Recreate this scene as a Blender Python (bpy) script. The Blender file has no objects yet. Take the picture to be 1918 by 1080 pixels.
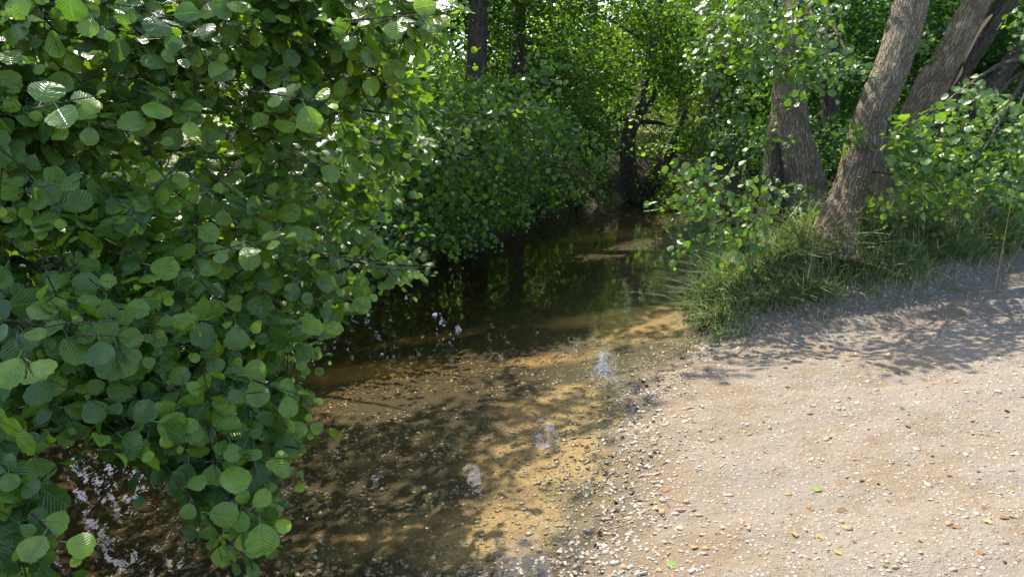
import bpy, math
import numpy as np
from mathutils import Matrix, Vector, noise as mnoise

R = np.random.default_rng(7)
SC = bpy.context.scene
COL = SC.collection
rad = math.radians

# ------------------------------------------------------------------ camera, sky, sun, exposure
CAMZ, PITCH, F, CX, CY = 1.7, rad(14.0), 1279.0, 959.0, 540.0
cam = bpy.data.cameras.new('camera'); cam.sensor_width = 36.0; cam.lens = 36.0 * F / 1918.0
cam.clip_start = 0.05; cam.clip_end = 2000.0
camo = bpy.data.objects.new('camera', cam); COL.objects.link(camo)
camo.location = (0, 0, CAMZ); camo.rotation_euler = (math.pi / 2 - PITCH, 0, 0)
SC.camera = camo

SUN_AZ, SUN_EL = rad(-25.0), rad(50.0)          # azimuth from +Y towards +X
sun_vec = np.array([math.cos(SUN_EL) * math.sin(SUN_AZ), math.cos(SUN_EL) * math.cos(SUN_AZ), math.sin(SUN_EL)])
w = bpy.data.worlds.new('World'); SC.world = w; w.use_nodes = True
wn = w.node_tree.nodes; wl = w.node_tree.links
sky = wn.new('ShaderNodeTexSky'); sky.sky_type = 'NISHITA'; sky.sun_disc = False
sky.sun_elevation = SUN_EL; sky.sun_rotation = SUN_AZ; sky.air_density = .75; sky.dust_density = 1.3; sky.ozone_density = .4
bg = wn['Background']; bg.inputs['Strength'].default_value = 0.15
wl.new(sky.outputs['Color'], bg.inputs['Color'])
sl = bpy.data.lights.new('sun', 'SUN'); sl.energy = 2.85; sl.angle = rad(0.55); sl.color = (1.0, 0.94, 0.83)
so = bpy.data.objects.new('sun', sl); COL.objects.link(so)
so.rotation_euler = Vector(tuple(sun_vec)).to_track_quat('Z', 'Y').to_euler()
vs = SC.view_settings; vs.view_transform = 'Standard'; vs.look = 'None'; vs.gamma = 1.0; vs.exposure = 2.02
vs.use_curve_mapping = False
cy = SC.cycles
cy.use_denoising = True; cy.max_bounces = 9; cy.diffuse_bounces = 4; cy.glossy_bounces = 3
cy.transmission_bounces = 6; cy.transparent_max_bounces = 8; cy.volume_bounces = 0
cy.sample_clamp_indirect = 6.0; cy.caustics_reflective = False; cy.caustics_refractive = False

# ------------------------------------------------------------------ helpers
SP, CP = math.sin(PITCH), math.cos(PITCH)

def at(px, py, d):
    """world point seen at photo pixel px,py at forward depth d (metres)"""
    u = (np.asarray(px, float) - CX) / F * d; v = (CY - np.asarray(py, float)) / F * d
    return np.stack([u, d * CP + v * SP, CAMZ - d * SP + v * CP], -1)

def project(p):
    p = np.asarray(p, float); x = p[..., 0]; y = p[..., 1]; z = p[..., 2] - CAMZ
    d = y * CP - z * SP; v = y * SP + z * CP
    d = np.where(np.abs(d) < 1e-3, 1e-3, d)
    return CX + F * x / d, CY - F * v / d, d

def unit(a):
    a = np.asarray(a, float)
    return a / np.maximum(np.linalg.norm(a, axis=-1, keepdims=True), 1e-9)

def inpoly(px, py, poly):
    px = np.asarray(px); py = np.asarray(py); c = np.zeros(px.shape, bool); n = len(poly)
    for i in range(n):
        x0, y0 = poly[i]; x1, y1 = poly[(i + 1) % n]
        if y0 == y1: continue
        c ^= ((y0 > py) != (y1 > py)) & (px < (x1 - x0) * (py - y0) / (y1 - y0) + x0)
    return c

def fnoise(p, s, seed=0.0):
    """cheap smooth vector noise about -1..1"""
    p = np.asarray(p, float) * s + seed
    x, y, z = p[..., 0], p[..., 1], p[..., 2]
    return (np.sin(x * 1.7 + np.sin(y * 2.1 + seed) * 1.3) + np.sin(y * 1.9 + np.sin(z * 1.6 + 1.3) * 1.4 + 2.0) + np.sin(z * 2.2 + np.sin(x * 1.5 + .7) * 1.2 + 4.0)) / 3.0

def smooth(a, b, x):
    t = np.clip((x - a) / (b - a), 0, 1); return t * t * (3 - 2 * t)

def mesh_np(name, V, faces, mat, att=None, attname='luv', smooth_shade=True):
    """faces: list of int arrays (m,3) and/or (m,4)"""
    me = bpy.data.meshes.new(name)
    V = np.ascontiguousarray(V, np.float32)
    me.vertices.add(len(V)); me.vertices.foreach_set('co', V.ravel())
    fl = [np.asarray(f, np.int32) for f in faces if len(f)]
    loops = np.concatenate([f.ravel() for f in fl]); tot = np.concatenate([np.full(len(f), f.shape[1], np.int32) for f in fl])
    start = np.concatenate([[0], np.cumsum(tot)[:-1]]).astype(np.int32)
    me.loops.add(len(loops)); me.loops.foreach_set('vertex_index', loops)
    me.polygons.add(len(tot)); me.polygons.foreach_set('loop_start', start); me.polygons.foreach_set('loop_total', tot)
    me.polygons.foreach_set('use_smooth', np.full(len(tot), smooth_shade, bool))
    me.update(calc_edges=True)
    if att is not None:
        a = me.attributes.new(attname, 'FLOAT_VECTOR', 'POINT'); a.data.foreach_set('vector', np.ascontiguousarray(att, np.float32).ravel())
    if mat: me.materials.append(mat)
    return me

def link(name, me, parent=None, base=None):
    o = bpy.data.objects.new(name, me); COL.objects.link(o)
    if parent is not None: o.parent = parent
    return o

def tag(o, label=None, cat=None, group=None, kind=None):
    if label: o['label'] = label
    if cat: o['category'] = cat
    if group: o['group'] = group
    if kind: o['kind'] = kind
    return o

def thing(name, label, cat, base, group=None):
    o = bpy.data.objects.new(name, None); COL.objects.link(o); o.location = tuple(float(v) for v in base)
    o.empty_display_size = .2
    return tag(o, label, cat, group)

class Acc:
    def __init__(s): s.V = []; s.F = {3: [], 4: []}; s.A = []; s.n = 0
    def add(s, V, faces, att):
        for f in faces:
            if len(f): s.F[f.shape[1]].append(np.asarray(f) + s.n)
        s.V.append(V); s.A.append(att); s.n += len(V)
    def mesh(s, name, mat, base=(0, 0, 0), sm=True):
        V = np.concatenate(s.V) - np.asarray(base)
        return mesh_np(name, V, [np.concatenate(f) for f in s.F.values() if f], mat, np.concatenate(s.A), smooth_shade=sm)

def spline(pts, n):
    pts = np.asarray(pts, float); m = len(pts)
    if m == 2: return pts[0] + (pts[1] - pts[0]) * np.linspace(0, 1, n)[:, None]
    t = np.linspace(0, m - 1 - 1e-6, n); i = t.astype(int); f = (t - i)[:, None]
    P0 = pts[np.clip(i - 1, 0, m - 1)]; P1 = pts[i]; P2 = pts[np.clip(i + 1, 0, m - 1)]; P3 = pts[np.clip(i + 2, 0, m - 1)]
    return .5 * (2 * P1 + (P2 - P0) * f + (2 * P0 - 5 * P1 + 4 * P2 - P3) * f ** 2 + (3 * P1 - P0 - 3 * P2 + P3) * f ** 3)

def tube(pts, radii, sides=8, n=None, rough=0.0, flare=0.0, seed=0.0):
    """tapered tube; returns V, [quads, tris], coords attribute"""
    pts = np.asarray(pts, float); n = n or max(2, 4 * (len(pts) - 1) + 1)
    C = spline(pts, n); r = np.interp(np.linspace(0, 1, n), np.linspace(0, 1, len(radii)), radii)
    T = unit(np.gradient(C, axis=0)); ref = np.array([0.31, 0.95, .05])
    S = unit(np.cross(T, ref)); B = np.cross(T, S)
    a = np.arange(sides) / sides * 2 * math.pi
    L = np.concatenate([[0], np.cumsum(np.linalg.norm(np.diff(C, axis=0), axis=1))])
    rr = np.repeat(r[:, None], sides, 1)
    dirs = np.cos(a)[None, :, None] * S[:, None] + np.sin(a)[None, :, None] * B[:, None]
    co = np.stack([np.cos(a)[None] * r[:, None], np.sin(a)[None] * r[:, None], np.repeat(L[:, None], sides, 1)], -1)
    if flare:
        lob = 1 + .35 * np.sin(a * 4 + seed) + .25 * np.sin(a * 7 + seed * 2)
        rr = rr * (1 + flare * np.exp(-L / .28)[:, None] * lob[None])
    if rough:
        rr = rr * (1 + rough * (1.0 * fnoise(co * [1, 1, .35], 9 / max(r[0], .05) * .25, seed) + .5 * fnoise(co * [1, 1, .3], 30, seed + 3) + .4 * fnoise(co * [1, 1, .2], 75, seed + 5)))
    V = (C[:, None] + dirs * rr[..., None]).reshape(-1, 3)
    i = np.arange(n - 1)[:, None] * sides; j = np.arange(sides)[None]; k = (j + 1) % sides
    Q = np.stack([i + j, i + k, i + sides + k, i + sides + j], -1).reshape(-1, 4)
    V = np.concatenate([V, C[-1:] + T[-1:] * r[-1] * .6]); top = len(V) - 1
    j = np.arange(sides); Tt = np.stack([(n - 1) * sides + j, (n - 1) * sides + (j + 1) % sides, np.full(sides, top)], -1)
    co = np.concatenate([co.reshape(-1, 3), [[0, 0, L[-1]]]])
    return V, [Q, Tt], co

# ------------------------------------------------------------------ node helpers and materials
def newmat(name):
    m = bpy.data.materials.new(name); m.use_nodes = True; nt = m.node_tree; nt.nodes.clear()
    out = nt.nodes.new('ShaderNodeOutputMaterial')
    return m, nt, out

class N:
    def __init__(s, nt): s.nt = nt
    def __call__(s, typ, **kw):
        n = s.nt.nodes.new('ShaderNode' + typ)
        ins = kw.pop('ins', {})
        for k, v in kw.items(): setattr(n, k, v)
        for k, v in ins.items():
            if hasattr(v, 'is_output'): s.nt.links.new(v, n.inputs[k])
            else: n.inputs[k].default_value = v
        return n
    def math(s, op, a, b=None, c=None, clamp=False):
        ins = {0: a}
        if b is not None: ins[1] = b
        if c is not None: ins[2] = c
        return s('Math', operation=op, use_clamp=clamp, ins=ins).outputs[0]
    def mix(s, f, a, b, mode='MIX'):
        n = s('Mix', data_type='RGBA', blend_type=mode)
        for sock, v in ((n.inputs[0], f), (n.inputs[6], a), (n.inputs[7], b)):
            if hasattr(v, 'is_output'): s.nt.links.new(v, sock)
            elif isinstance(v, (int, float)): sock.default_value = v
            else: sock.default_value = (*v, 1.0)
        return n.outputs[2]
    def noise(s, vec, scale, detail=4, rough=.55):
        return s('TexNoise', ins={'Vector': vec, 'Scale': scale, 'Detail': detail, 'Roughness': rough}).outputs[0]
    def ramp(s, f, a, b):
        return s('MapRange', interpolation_type='SMOOTHSTEP', ins={0: f, 1: a, 2: b}).outputs[0]
    def crgb(s, f, stops, interp='LINEAR'):
        n = s('ValToRGB', ins={0: f}); cr = n.color_ramp; cr.interpolation = interp
        while len(cr.elements) < len(stops): cr.elements.new(.5)
        for e, (p, c) in zip(cr.elements, stops): e.position = p; e.color = (*c, 1)
        return n.outputs[0]
    def bump(s, h, strength, dist):
        return s('Bump', ins={'Height': h, 'Strength': strength, 'Distance': dist}).outputs[0]

def leaf_material(name, stops, trans=.38, rough=.42, veins=True, tcol=(1.25, 1.35, .55), spec=.5):
    m, nt, out = newmat(name); n = N(nt)
    a = n('Attribute', attribute_name='luv').outputs['Vector']
    sx = n('SeparateXYZ', ins={0: a}); u, v, t = sx.outputs
    col = n.crgb(t, stops)
    geo = n('NewGeometry')
    nrm = None
    if veins:
        pos = n('TexCoord').outputs['Object']
        au = n.math('ABSOLUTE', u)
        ph = n.math('MULTIPLY', n.math('SUBTRACT', v, n.math('MULTIPLY', au, .75)), 25.0)
        w_ = n.math('SINE', ph)
        ridge = n.math('POWER', n.math('ABSOLUTE', w_), .6)
        mid = n.ramp(au, .0, .035)
        side = n.ramp(ridge, .0, .5)
        vein = n.math('MULTIPLY', mid, n.math('ADD', n.math('MULTIPLY', side, .45), .55))
        col = n.mix(n.math('MULTIPLY', n.math('SUBTRACT', 1.0, vein), .4), col, (.2, .3, .08))
        wp = geo.outputs['Position']
        bl = n.noise(wp, 26.0, 3)
        col = n.mix(n.math('MULTIPLY', n.ramp(bl, .42, .72), .35), col, (.025, .07, .02))
        yl = n.noise(wp, 11.0, 3); col = n.mix(n.math('MULTIPLY', n.ramp(yl, .62, .75), .45), col, (.26, .25, .035))
        sp = n.noise(wp, 120.0, 2)
        col = n.mix(n.math('MULTIPLY', n.ramp(sp, .67, .71), .8), col, (.09, .05, .02))
        nrm = n.bump(n.math('ADD', n.math('MULTIPLY', ridge, .6), mid), .55, .004)
    p = n('BsdfPrincipled', ins={'Base Color': col, 'Roughness': rough, 'Specular IOR Level': spec})
    tr = n('BsdfTranslucent', ins={'Color': n.mix(1.0, col, tcol, 'MULTIPLY')})
    if nrm is not None:
        nt.links.new(nrm, p.inputs['Normal']); nt.links.new(nrm, tr.inputs['Normal'])
    mx = n('MixShader', ins={0: trans, 1: p.outputs[0], 2: tr.outputs[0]})
    nt.links.new(mx.outputs[0], out.inputs[0])
    return m

ALDER = [(0, (.052, .12, .016)), (.4, (.108, .2, .02)), (.7, (.19, .305, .022)), (1, (.32, .45, .03))]
M_leaf = leaf_material('alder_leaf', ALDER, trans=.42, rough=.3, spec=.6)
M_leaf_mid = leaf_material('alder_leaf_plain', ALDER, trans=.42, rough=.4, veins=False)
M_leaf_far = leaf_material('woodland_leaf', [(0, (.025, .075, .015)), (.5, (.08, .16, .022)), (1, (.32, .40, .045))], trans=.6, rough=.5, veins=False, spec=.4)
M_grass = leaf_material('grass_blade', [(0, (.10, .16, .06)), (.45, (.19, .265, .105)), (.66, (.31, .345, .16)), (.85, (.48, .42, .24)), (1, (.6, .5, .32))], trans=.35, rough=.5, veins=False, tcol=(1.1, 1.15, .7))
M_dry = leaf_material('fallen_leaf', [(0, (.22, .115, .05)), (.35, (.33, .16, .06)), (.6, (.42, .28, .13)), (.8, (.36, .33, .09)), (1, (.18, .3, .05))], trans=.2, rough=.6, veins=True, tcol=(1, .9, .7), spec=.3)

def bark_material(name, c0, c1, c2, lich=.5, moss=0.0):
    m, nt, out = newmat(name); n = N(nt)
    a = n('Attribute', attribute_name='luv').outputs['Vector']
    st = n('Mapping', ins={'Vector': a, 'Scale': (1, 1, .07)}).outputs[0]
    wob = n('VectorMath', operation='ADD', ins={0: st, 1: n('VectorMath', operation='SCALE', ins={0: n('TexNoise', ins={'Vector': a, 'Scale': 9.0}).outputs['Color'], 'Scale': .05}).outputs[0]}).outputs[0]
    vo = n('TexVoronoi', feature='DISTANCE_TO_EDGE', ins={'Vector': wob, 'Scale': 42.0}).outputs['Distance']
    st2 = n('Mapping', ins={'Vector': a, 'Scale': (1, 1, .14)}).outputs[0]
    vo2 = n('TexVoronoi', feature='DISTANCE_TO_EDGE', ins={'Vector': n('VectorMath', operation='ADD', ins={0: st2, 1: n('VectorMath', operation='SCALE', ins={0: n('TexNoise', ins={'Vector': a, 'Scale': 14.0}).outputs['Color'], 'Scale': .06}).outputs[0]}).outputs[0], 'Scale': 26.0}).outputs['Distance']
    crack = n.math('MULTIPLY', n.ramp(vo, .0, .2), n.math('ADD', n.math('MULTIPLY', n.ramp(vo2, .0, .09), .6), .4))
    fine = n.noise(st, 120.0, 6, .65)
    big = n.noise(a, 5.0, 4)
    col = n.mix(n.ramp(big, .35, .68), c0, c1)
    col = n.mix(n.math('MULTIPLY', n.ramp(fine, .45, .75), .6), col, c2)
    col = n.mix(n.math('MULTIPLY', n.math('SUBTRACT', 1.0, crack), .8), col, tuple(x * .35 for x in c0))
    lp = n.noise(a, 14.0, 5, .7)
    col = n.mix(n.math('MULTIPLY', n.ramp(lp, .62, .68), lich), col, (.42, .40, .33))
    if moss:
        mo = n.noise(a, 7.0, 5, .7)
        col = n.mix(n.math('MULTIPLY', n.ramp(mo, .5, .62), moss), col, (.08, .10, .02))
    h = n.math('ADD', n.math('MULTIPLY', crack, .7), n.math('MULTIPLY', fine, .8))
    p = n('BsdfPrincipled', ins={'Base Color': col, 'Roughness': .9, 'Specular IOR Level': .25, 'Normal': n.bump(h, 1.0, .03)})
    nt.links.new(p.outputs[0], out.inputs[0]); return m

M_bark = bark_material('alder_bark', (.24, .17, .10), (.36, .285, .19), (.5, .43, .32), .7, .25)
M_bark_dark = bark_material('dark_bark', (.075, .055, .04), (.12, .09, .065), (.2, .165, .13), .3, .45)
M_twig = bark_material('twig_bark', (.11, .085, .055), (.16, .13, .08), (.2, .18, .11), .2, .2)

def plain(name, c, rough=.8):
    m, nt, out = newmat(name); n = N(nt)
    col = n.mix(n.noise(n('TexCoord').outputs['Object'], 30.0, 5), tuple(x * .75 for x in c), tuple(min(1, x * 1.25) for x in c))
    p = n('BsdfPrincipled', ins={'Base Color': col, 'Roughness': rough}); nt.links.new(p.outputs[0], out.inputs[0]); return m
M_split = plain('split_wood', (.42, .25, .13))
M_shoot = plain('green_shoot', (.17, .22, .06), .6)

# ------------------------------------------------------------------ terrain
YR = [-60, -4, 0, 1.2, 2.27, 3.0, 3.78, 4.4, 5.09, 6.4, 8, 10.1, 11.5, 12.4, 13.0, 13.5, 14.0, 15, 200]
XR = [-9, -1.5, -.45, -.1, .206, .40, .61, .95, 1.385, 1.72, 2.05, 2.45, 3.0, 3.9, 5.6, 9.0, 16, 40, 400]
YL = [-60, -4, 0, 2, 4, 6, 7.5, 8.8, 11.2, 13.0, 14.2, 15.0, 15.8, 16.5, 17.2, 18, 200]
XL = [-14, -4.6, -3.9, -3.6, -3.3, -2.5, -1.9, -1.26, -.08, .95, 1.9, 2.9, 4.6, 8, 14, 30, 300]

def dists(x, y):
    xr = np.interp(y, YR, XR); xl = np.interp(y, YL, XL)
    sr = (np.interp(y + .05, YR, XR) - np.interp(y - .05, YR, XR)) / .1
    s2 = (np.interp(y + .05, YL, XL) - np.interp(y - .05, YL, XL)) / .1
    return (x - xr) / np.sqrt(1 + sr ** 2), (xl - x) / np.sqrt(1 + s2 ** 2)

def grassline(x):           # where the beach gives way to the grass bank
    return np.interp(x, [-2, 1.5, 2.0, 3.45, 4.8, 8, 30], [5.15, 5.2, 5.45, 5.75, 6.5, 8.0, 14])

def height(x, y):
    x = np.asarray(x, float); y = np.asarray(y, float)
    p = np.stack([x, y, 0 * x], -1)
    dr, dl = dists(x, y)
    wob = .10 * fnoise(p, 1.6, 3.1) + .05 * fnoise(p, 4.3, 1.0)
    dr = dr + wob; dl = dl + .12 * fnoise(p, 2.2, 9)
    bank = smooth(-.3, .5, y - grassline(x))
    zr = np.where(dr < 1.0, .10 * dr + .045 * np.minimum(dr, .3), .1 * 1.0 + .0135 + .135 * (np.minimum(dr, 4.5) - 1.0))
    zb = np.minimum(.75, .55 * dr ** .8 * (dr > 0)) if np.ndim(dr) == 0 else np.minimum(.75, .55 * np.maximum(dr, 0) ** .8)
    zbank = zr + bank * np.maximum(0, np.maximum(zb, .12) - zr) * smooth(0, .25, dr)
    zl = np.minimum(.85, 1.1 * np.maximum(dl, 0) ** .75) + .03 * np.maximum(dl - 3, 0)
    dd = np.minimum(-dr * .17, -dl * .55)                # bed depth from both sides
    dmax = .42 + .12 * fnoise(p, .9, 5) + .3 * smooth(-2.6, -.8, dl)
    bed = -dmax * (1 - np.exp(-np.maximum(dd, 0) / dmax * 1.2))
    z = np.where(dr > 0, zbank, np.where(dl > 0, zl, bed))
    land = np.where((dr > 0) | (dl > 0), 1.0, .35)
    z = z + land * (.018 * fnoise(p * [1, 1.6, 1], 2.1, 8) + .012 * fnoise(p, 5.2, 2) + .008 * fnoise(p, 13, 4)) + np.where(dl > .3, .06 * fnoise(p, 1.1, 6), 0)
    # sun patches on the bed are colour only, not raised here
    far = smooth(20, 60, np.hypot(x, y))
    z = z + far * 3.0 * (.5 + .5 * fnoise(p, .02, 1)) + smooth(60, 160, np.hypot(x, y)) * 6
    return z

def axis(a, b, s, lo, hi, far=40):
    core = np.arange(a, b, s); st = s; l = [a]; r = [core[-1]]
    while l[-1] > lo: st *= 1.18; l.append(l[-1] - st)
    st = s
    while r[-1] < hi: st *= 1.18; r.append(r[-1] + st)
    return np.concatenate([l[:0:-1], core, r[1:]])
gx = axis(-4.5, 6.0, .035, -260, 260); gy = axis(1.2, 9.0, .035, -200, 320)
GX, GY = np.meshgrid(gx, gy); GZ = height(GX, GY)
V = np.stack([GX, GY, GZ], -1).reshape(-1, 3); nx, ny = len(gx), len(gy)
i = (np.arange(ny - 1)[:, None] * nx + np.arange(nx - 1)[None])
Q = np.stack([i, i + 1, i + 1 + nx, i + nx], -1).reshape(-1, 4)
dr, dl = dists(GX, GY)
a0 = (.42 * smooth(-1.2, -.1, GY - grassline(GX)) + .58 * smooth(-.1, .3, GY - grassline(GX))) * (dr > 0)                       # soil / grass bank, thinner over the beach strip to darken it as shade
a1 = (dl > 0) * 1.0                                                       # left bank
a0 = np.where(GY > 6.5, (dr > -.2) * 1.0, a0); a1 = ((dl > -.25) | ((dl > -.7) & (GY > 6) & (GZ > -.03))) * 1.0
ATT = np.stack([np.where(a1 > 0, 1.0, a0), np.clip(dr, -3, 3), np.clip(dl, -6, 8)], -1).reshape(-1, 3)

SUN_PATCH = np.zeros(GX.shape)  # pale sand painted on the bed where patches of sun fall
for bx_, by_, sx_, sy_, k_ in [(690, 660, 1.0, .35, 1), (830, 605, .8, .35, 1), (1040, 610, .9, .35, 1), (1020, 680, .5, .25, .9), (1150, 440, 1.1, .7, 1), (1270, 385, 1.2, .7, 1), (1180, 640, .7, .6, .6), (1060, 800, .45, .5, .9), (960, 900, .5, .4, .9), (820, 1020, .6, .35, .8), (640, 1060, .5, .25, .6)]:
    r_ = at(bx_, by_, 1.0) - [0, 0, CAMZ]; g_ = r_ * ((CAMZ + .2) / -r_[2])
    SUN_PATCH = np.maximum(SUN_PATCH, k_ * np.exp(-((GX - g_[0]) / sx_) ** 2 - ((GY - g_[1]) / sy_) ** 2))
def ground_material():
    m, nt, out = newmat('ground'); n = N(nt)
    a = n('Attribute', attribute_name='luv').outputs['Vector']; s = n('SeparateXYZ', ins={0: a}); soil, dr, dlv = s.outputs; field = n.ramp(dlv, 3.5, 5.5)
    pos = n('NewGeometry').outputs['Position']; z = n('SeparateXYZ', ins={0: pos}).outputs[2]
    n1 = n.noise(pos, 1.3, 5, .6); n2 = n.noise(pos, 5.0, 5, .6); n3 = n.noise(pos, 28.0, 5, .65); n4 = n.noise(pos, 140.0, 4, .7)
    vo = n('TexVoronoi', ins={'Vector': pos, 'Scale': 48.0, 'Randomness': 1.0}); chip = n.math('MULTIPLY', n.ramp(vo.outputs['Distance'], .42, .3), n.ramp(n('SeparateColor', ins={0: vo.outputs['Color']}).outputs[0], .45, .5))
    vo2 = n('TexVoronoi', ins={'Vector': pos, 'Scale': 110.0}); chip2 = n.math('MULTIPLY', n.ramp(vo2.outputs['Distance'], .45, .3), n.ramp(n('SeparateColor', ins={0: vo2.outputs['Color']}).outputs[0], .5, .55))
    # beach: pale dust over brown sand
    sand = n.mix(n2, (.17, .122, .072), (.215, .163, .103))
    dust = n.mix(n3, (.18, .146, .106), (.24, .2, .152))
    pm = n.math('ADD', n.math('ADD', n.math('MULTIPLY', n1, .5), n.math('MULTIPLY', n2, .5)), n.math('MULTIPLY', n.math('SUBTRACT', n3, .5), .35))
    pm = n.math('ADD', pm, n.math('MULTIPLY', n.ramp(dr, .2, 1.5), .10))
    beach = n.mix(n.ramp(pm, .50, .62), sand, dust)
    beach = n.mix(n.math('MULTIPLY', chip2, .55), beach, n.mix(n4, (.24, .195, .145), (.44, .4, .345)))
    beach = n.mix(n.math('MULTIPLY', chip, .6), beach, n.crgb(n('SeparateColor', ins={0: vo.outputs['Color']}).outputs[1], [(0, (.5, .46, .39)), (.6, (.38, .33, .27)), (.8, (.26, .17, .1)), (1, (.15, .14, .13))]))
    beach = n.mix(n.math('MULTIPLY', n.ramp(n3, .5, .25), .35), beach, (.22, .17, .11))
    # wet margin
    wet = n.ramp(n.math('ADD', z, n.math('MULTIPLY', n.math('SUBTRACT', n2, .5), .03)), .055, .006)
    beach = n.mix(n.math('MULTIPLY', wet, .72), beach, (.10, .07, .035))
    # stream bed: sand, with sun patches painted in; dark gravel, deepened for shade
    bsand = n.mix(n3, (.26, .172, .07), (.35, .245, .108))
    bgrav = n.mix(n2, (.022, .018, .010), (.05, .041, .024)); bgrav = n.mix(n.ramp(dlv, -3.2, -1.6), bgrav, (.03, .026, .017))  # near the left bank the gravel takes a tone standing for shade
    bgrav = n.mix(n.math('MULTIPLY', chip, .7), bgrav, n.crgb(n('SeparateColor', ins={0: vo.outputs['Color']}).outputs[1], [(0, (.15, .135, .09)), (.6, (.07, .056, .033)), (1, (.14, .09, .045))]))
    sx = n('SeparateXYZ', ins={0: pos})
    sun_sand_m = n.math('ADD', n.math('MULTIPLY', n.noise(n('Mapping', ins={'Vector': pos, 'Scale': (.55, .8, 1)}).outputs[0], 1.15, 4, .55), 1.0), n.math('MULTIPLY', n.math('SUBTRACT', n3, .5), .15))
    sun_sand_m = n.math('ADD', n.math('MULTIPLY', sun_sand_m, .7), n.math('ADD', n.math('MULTIPLY', n('Attribute', attribute_name='sunlit_sand').outputs['Fac'], .36), n.math('MULTIPLY', n.math('SUBTRACT', n2, .5), .3)))
    sun_sand_m = n.math('ADD', sun_sand_m, n.math('MULTIPLY', n.ramp(dr, -.9, -.1), .14))
    bed = n.mix(n.ramp(sun_sand_m, .47, .70), bgrav, bsand)
    bed = n.mix(n.math('MULTIPLY', chip2, .4), bed, n.mix(n4, (.06, .048, .03), (.3, .25, .16)))
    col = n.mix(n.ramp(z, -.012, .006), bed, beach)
    # soil of the banks, litter; on the beach strip it also darkens as shade
    earth = n.mix(n3, (.035, .025, .015), (.10, .07, .04))
    earth = n.mix(n.math('MULTIPLY', n.ramp(n2, .45, .65), .5), earth, (.05, .07, .02))
    fld = n.mix(n2, (.34, .29, .14), (.2, .25, .08))
    earth = n.mix(field, earth, fld)
    col = n.mix(n.ramp(n.math('ADD', soil, n.math('MULTIPLY', n.math('SUBTRACT', n3, .5), .8)), .35, .65), col, earth)
    h = n.math('ADD', n.math('ADD', n.math('MULTIPLY', n3, 1.2), n.math('MULTIPLY', n4, .35)), n.math('ADD', n.math('MULTIPLY', chip, .45), n.math('MULTIPLY', chip2, .3)))
    p = n('BsdfPrincipled', ins={'Base Color': col, 'Roughness': n.mix(wet, (.95,) * 3, (.55,) * 3), 'Specular IOR Level': .25, 'Normal': n.bump(h, .9, .016)})
    nt.links.new(p.outputs[0], out.inputs[0]); return m
M_ground = ground_material()
gme = mesh_np('ground', V, [Q], M_ground, ATT); ba = gme.attributes.new('sunlit_sand', 'FLOAT', 'POINT'); ba.data.foreach_set('value', SUN_PATCH.astype(np.float32).ravel())
ground = link('ground', gme); tag(ground, 'sandy gravel beach, stream bed and dark earth banks', kind='structure')

def water_material():
    m, nt, out = newmat('water'); n = N(nt)
    pos = n('NewGeometry').outputs['Position']
    mp = n('Mapping', ins={'Vector': pos, 'Rotation': (0, 0, rad(-20)), 'Scale': (1.0, .6, 1)}).outputs[0]
    h = n.math('ADD', n.math('MULTIPLY', n.noise(mp, 4.5, 2, .45), 1.0), n.math('MULTIPLY', n.noise(mp, 17.0, 2, .5), .22))
    h = n.math('ADD', h, n.math('MULTIPLY', n.noise(mp, 48.0, 1, .5), .035))
    nr = n.bump(h, .5, .005)
    gl = n('BsdfGlossy', ins={'Color': (1, 1, 1, 1), 'Roughness': .015, 'Normal': nr})
    tr = n('BsdfTransparent', ins={'Color': (.93, .93, .9, 1)})
    inc = n('NewGeometry').outputs['Incoming']
    cs = n.math('ABSOLUTE', n('VectorMath', operation='DOT_PRODUCT', ins={0: inc, 1: nr}).outputs['Value'])
    fr = n('Math', operation='MULTIPLY_ADD', use_clamp=True, ins={0: n.math('POWER', n.math('SUBTRACT', 1.0, cs, clamp=True), 5.0), 1: .96, 2: .02})
    mx = n('MixShader', ins={0: fr.outputs[0], 1: tr.outputs[0], 2: gl.outputs[0]})
    va = n('VolumeAbsorption', ins={'Color': (.76, .56, .16, 1), 'Density': 1.0})
    nt.links.new(mx.outputs[0], out.inputs[0]); nt.links.new(va.outputs[0], out.inputs['Volume']); return m
wx0, wx1, wy0, wy1 = -30.0, 60.0, -6.0, 60.0
WV = np.array([[wx0, wy0, 0], [wx1, wy0, 0], [wx1, wy1, 0], [wx0, wy1, 0], [wx0, wy0, -1.2], [wx1, wy0, -1.2], [wx1, wy1, -1.2], [wx0, wy1, -1.2]], float)
WF = np.array([[0, 1, 2, 3], [7, 6, 5, 4], [4, 5, 1, 0], [5, 6, 2, 1], [6, 7, 3, 2], [7, 4, 0, 3]])
water = link('water', mesh_np('water', WV, [WF], water_material(), smooth_shade=False)); tag(water, 'clear brown shallow stream water', kind='structure')

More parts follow.
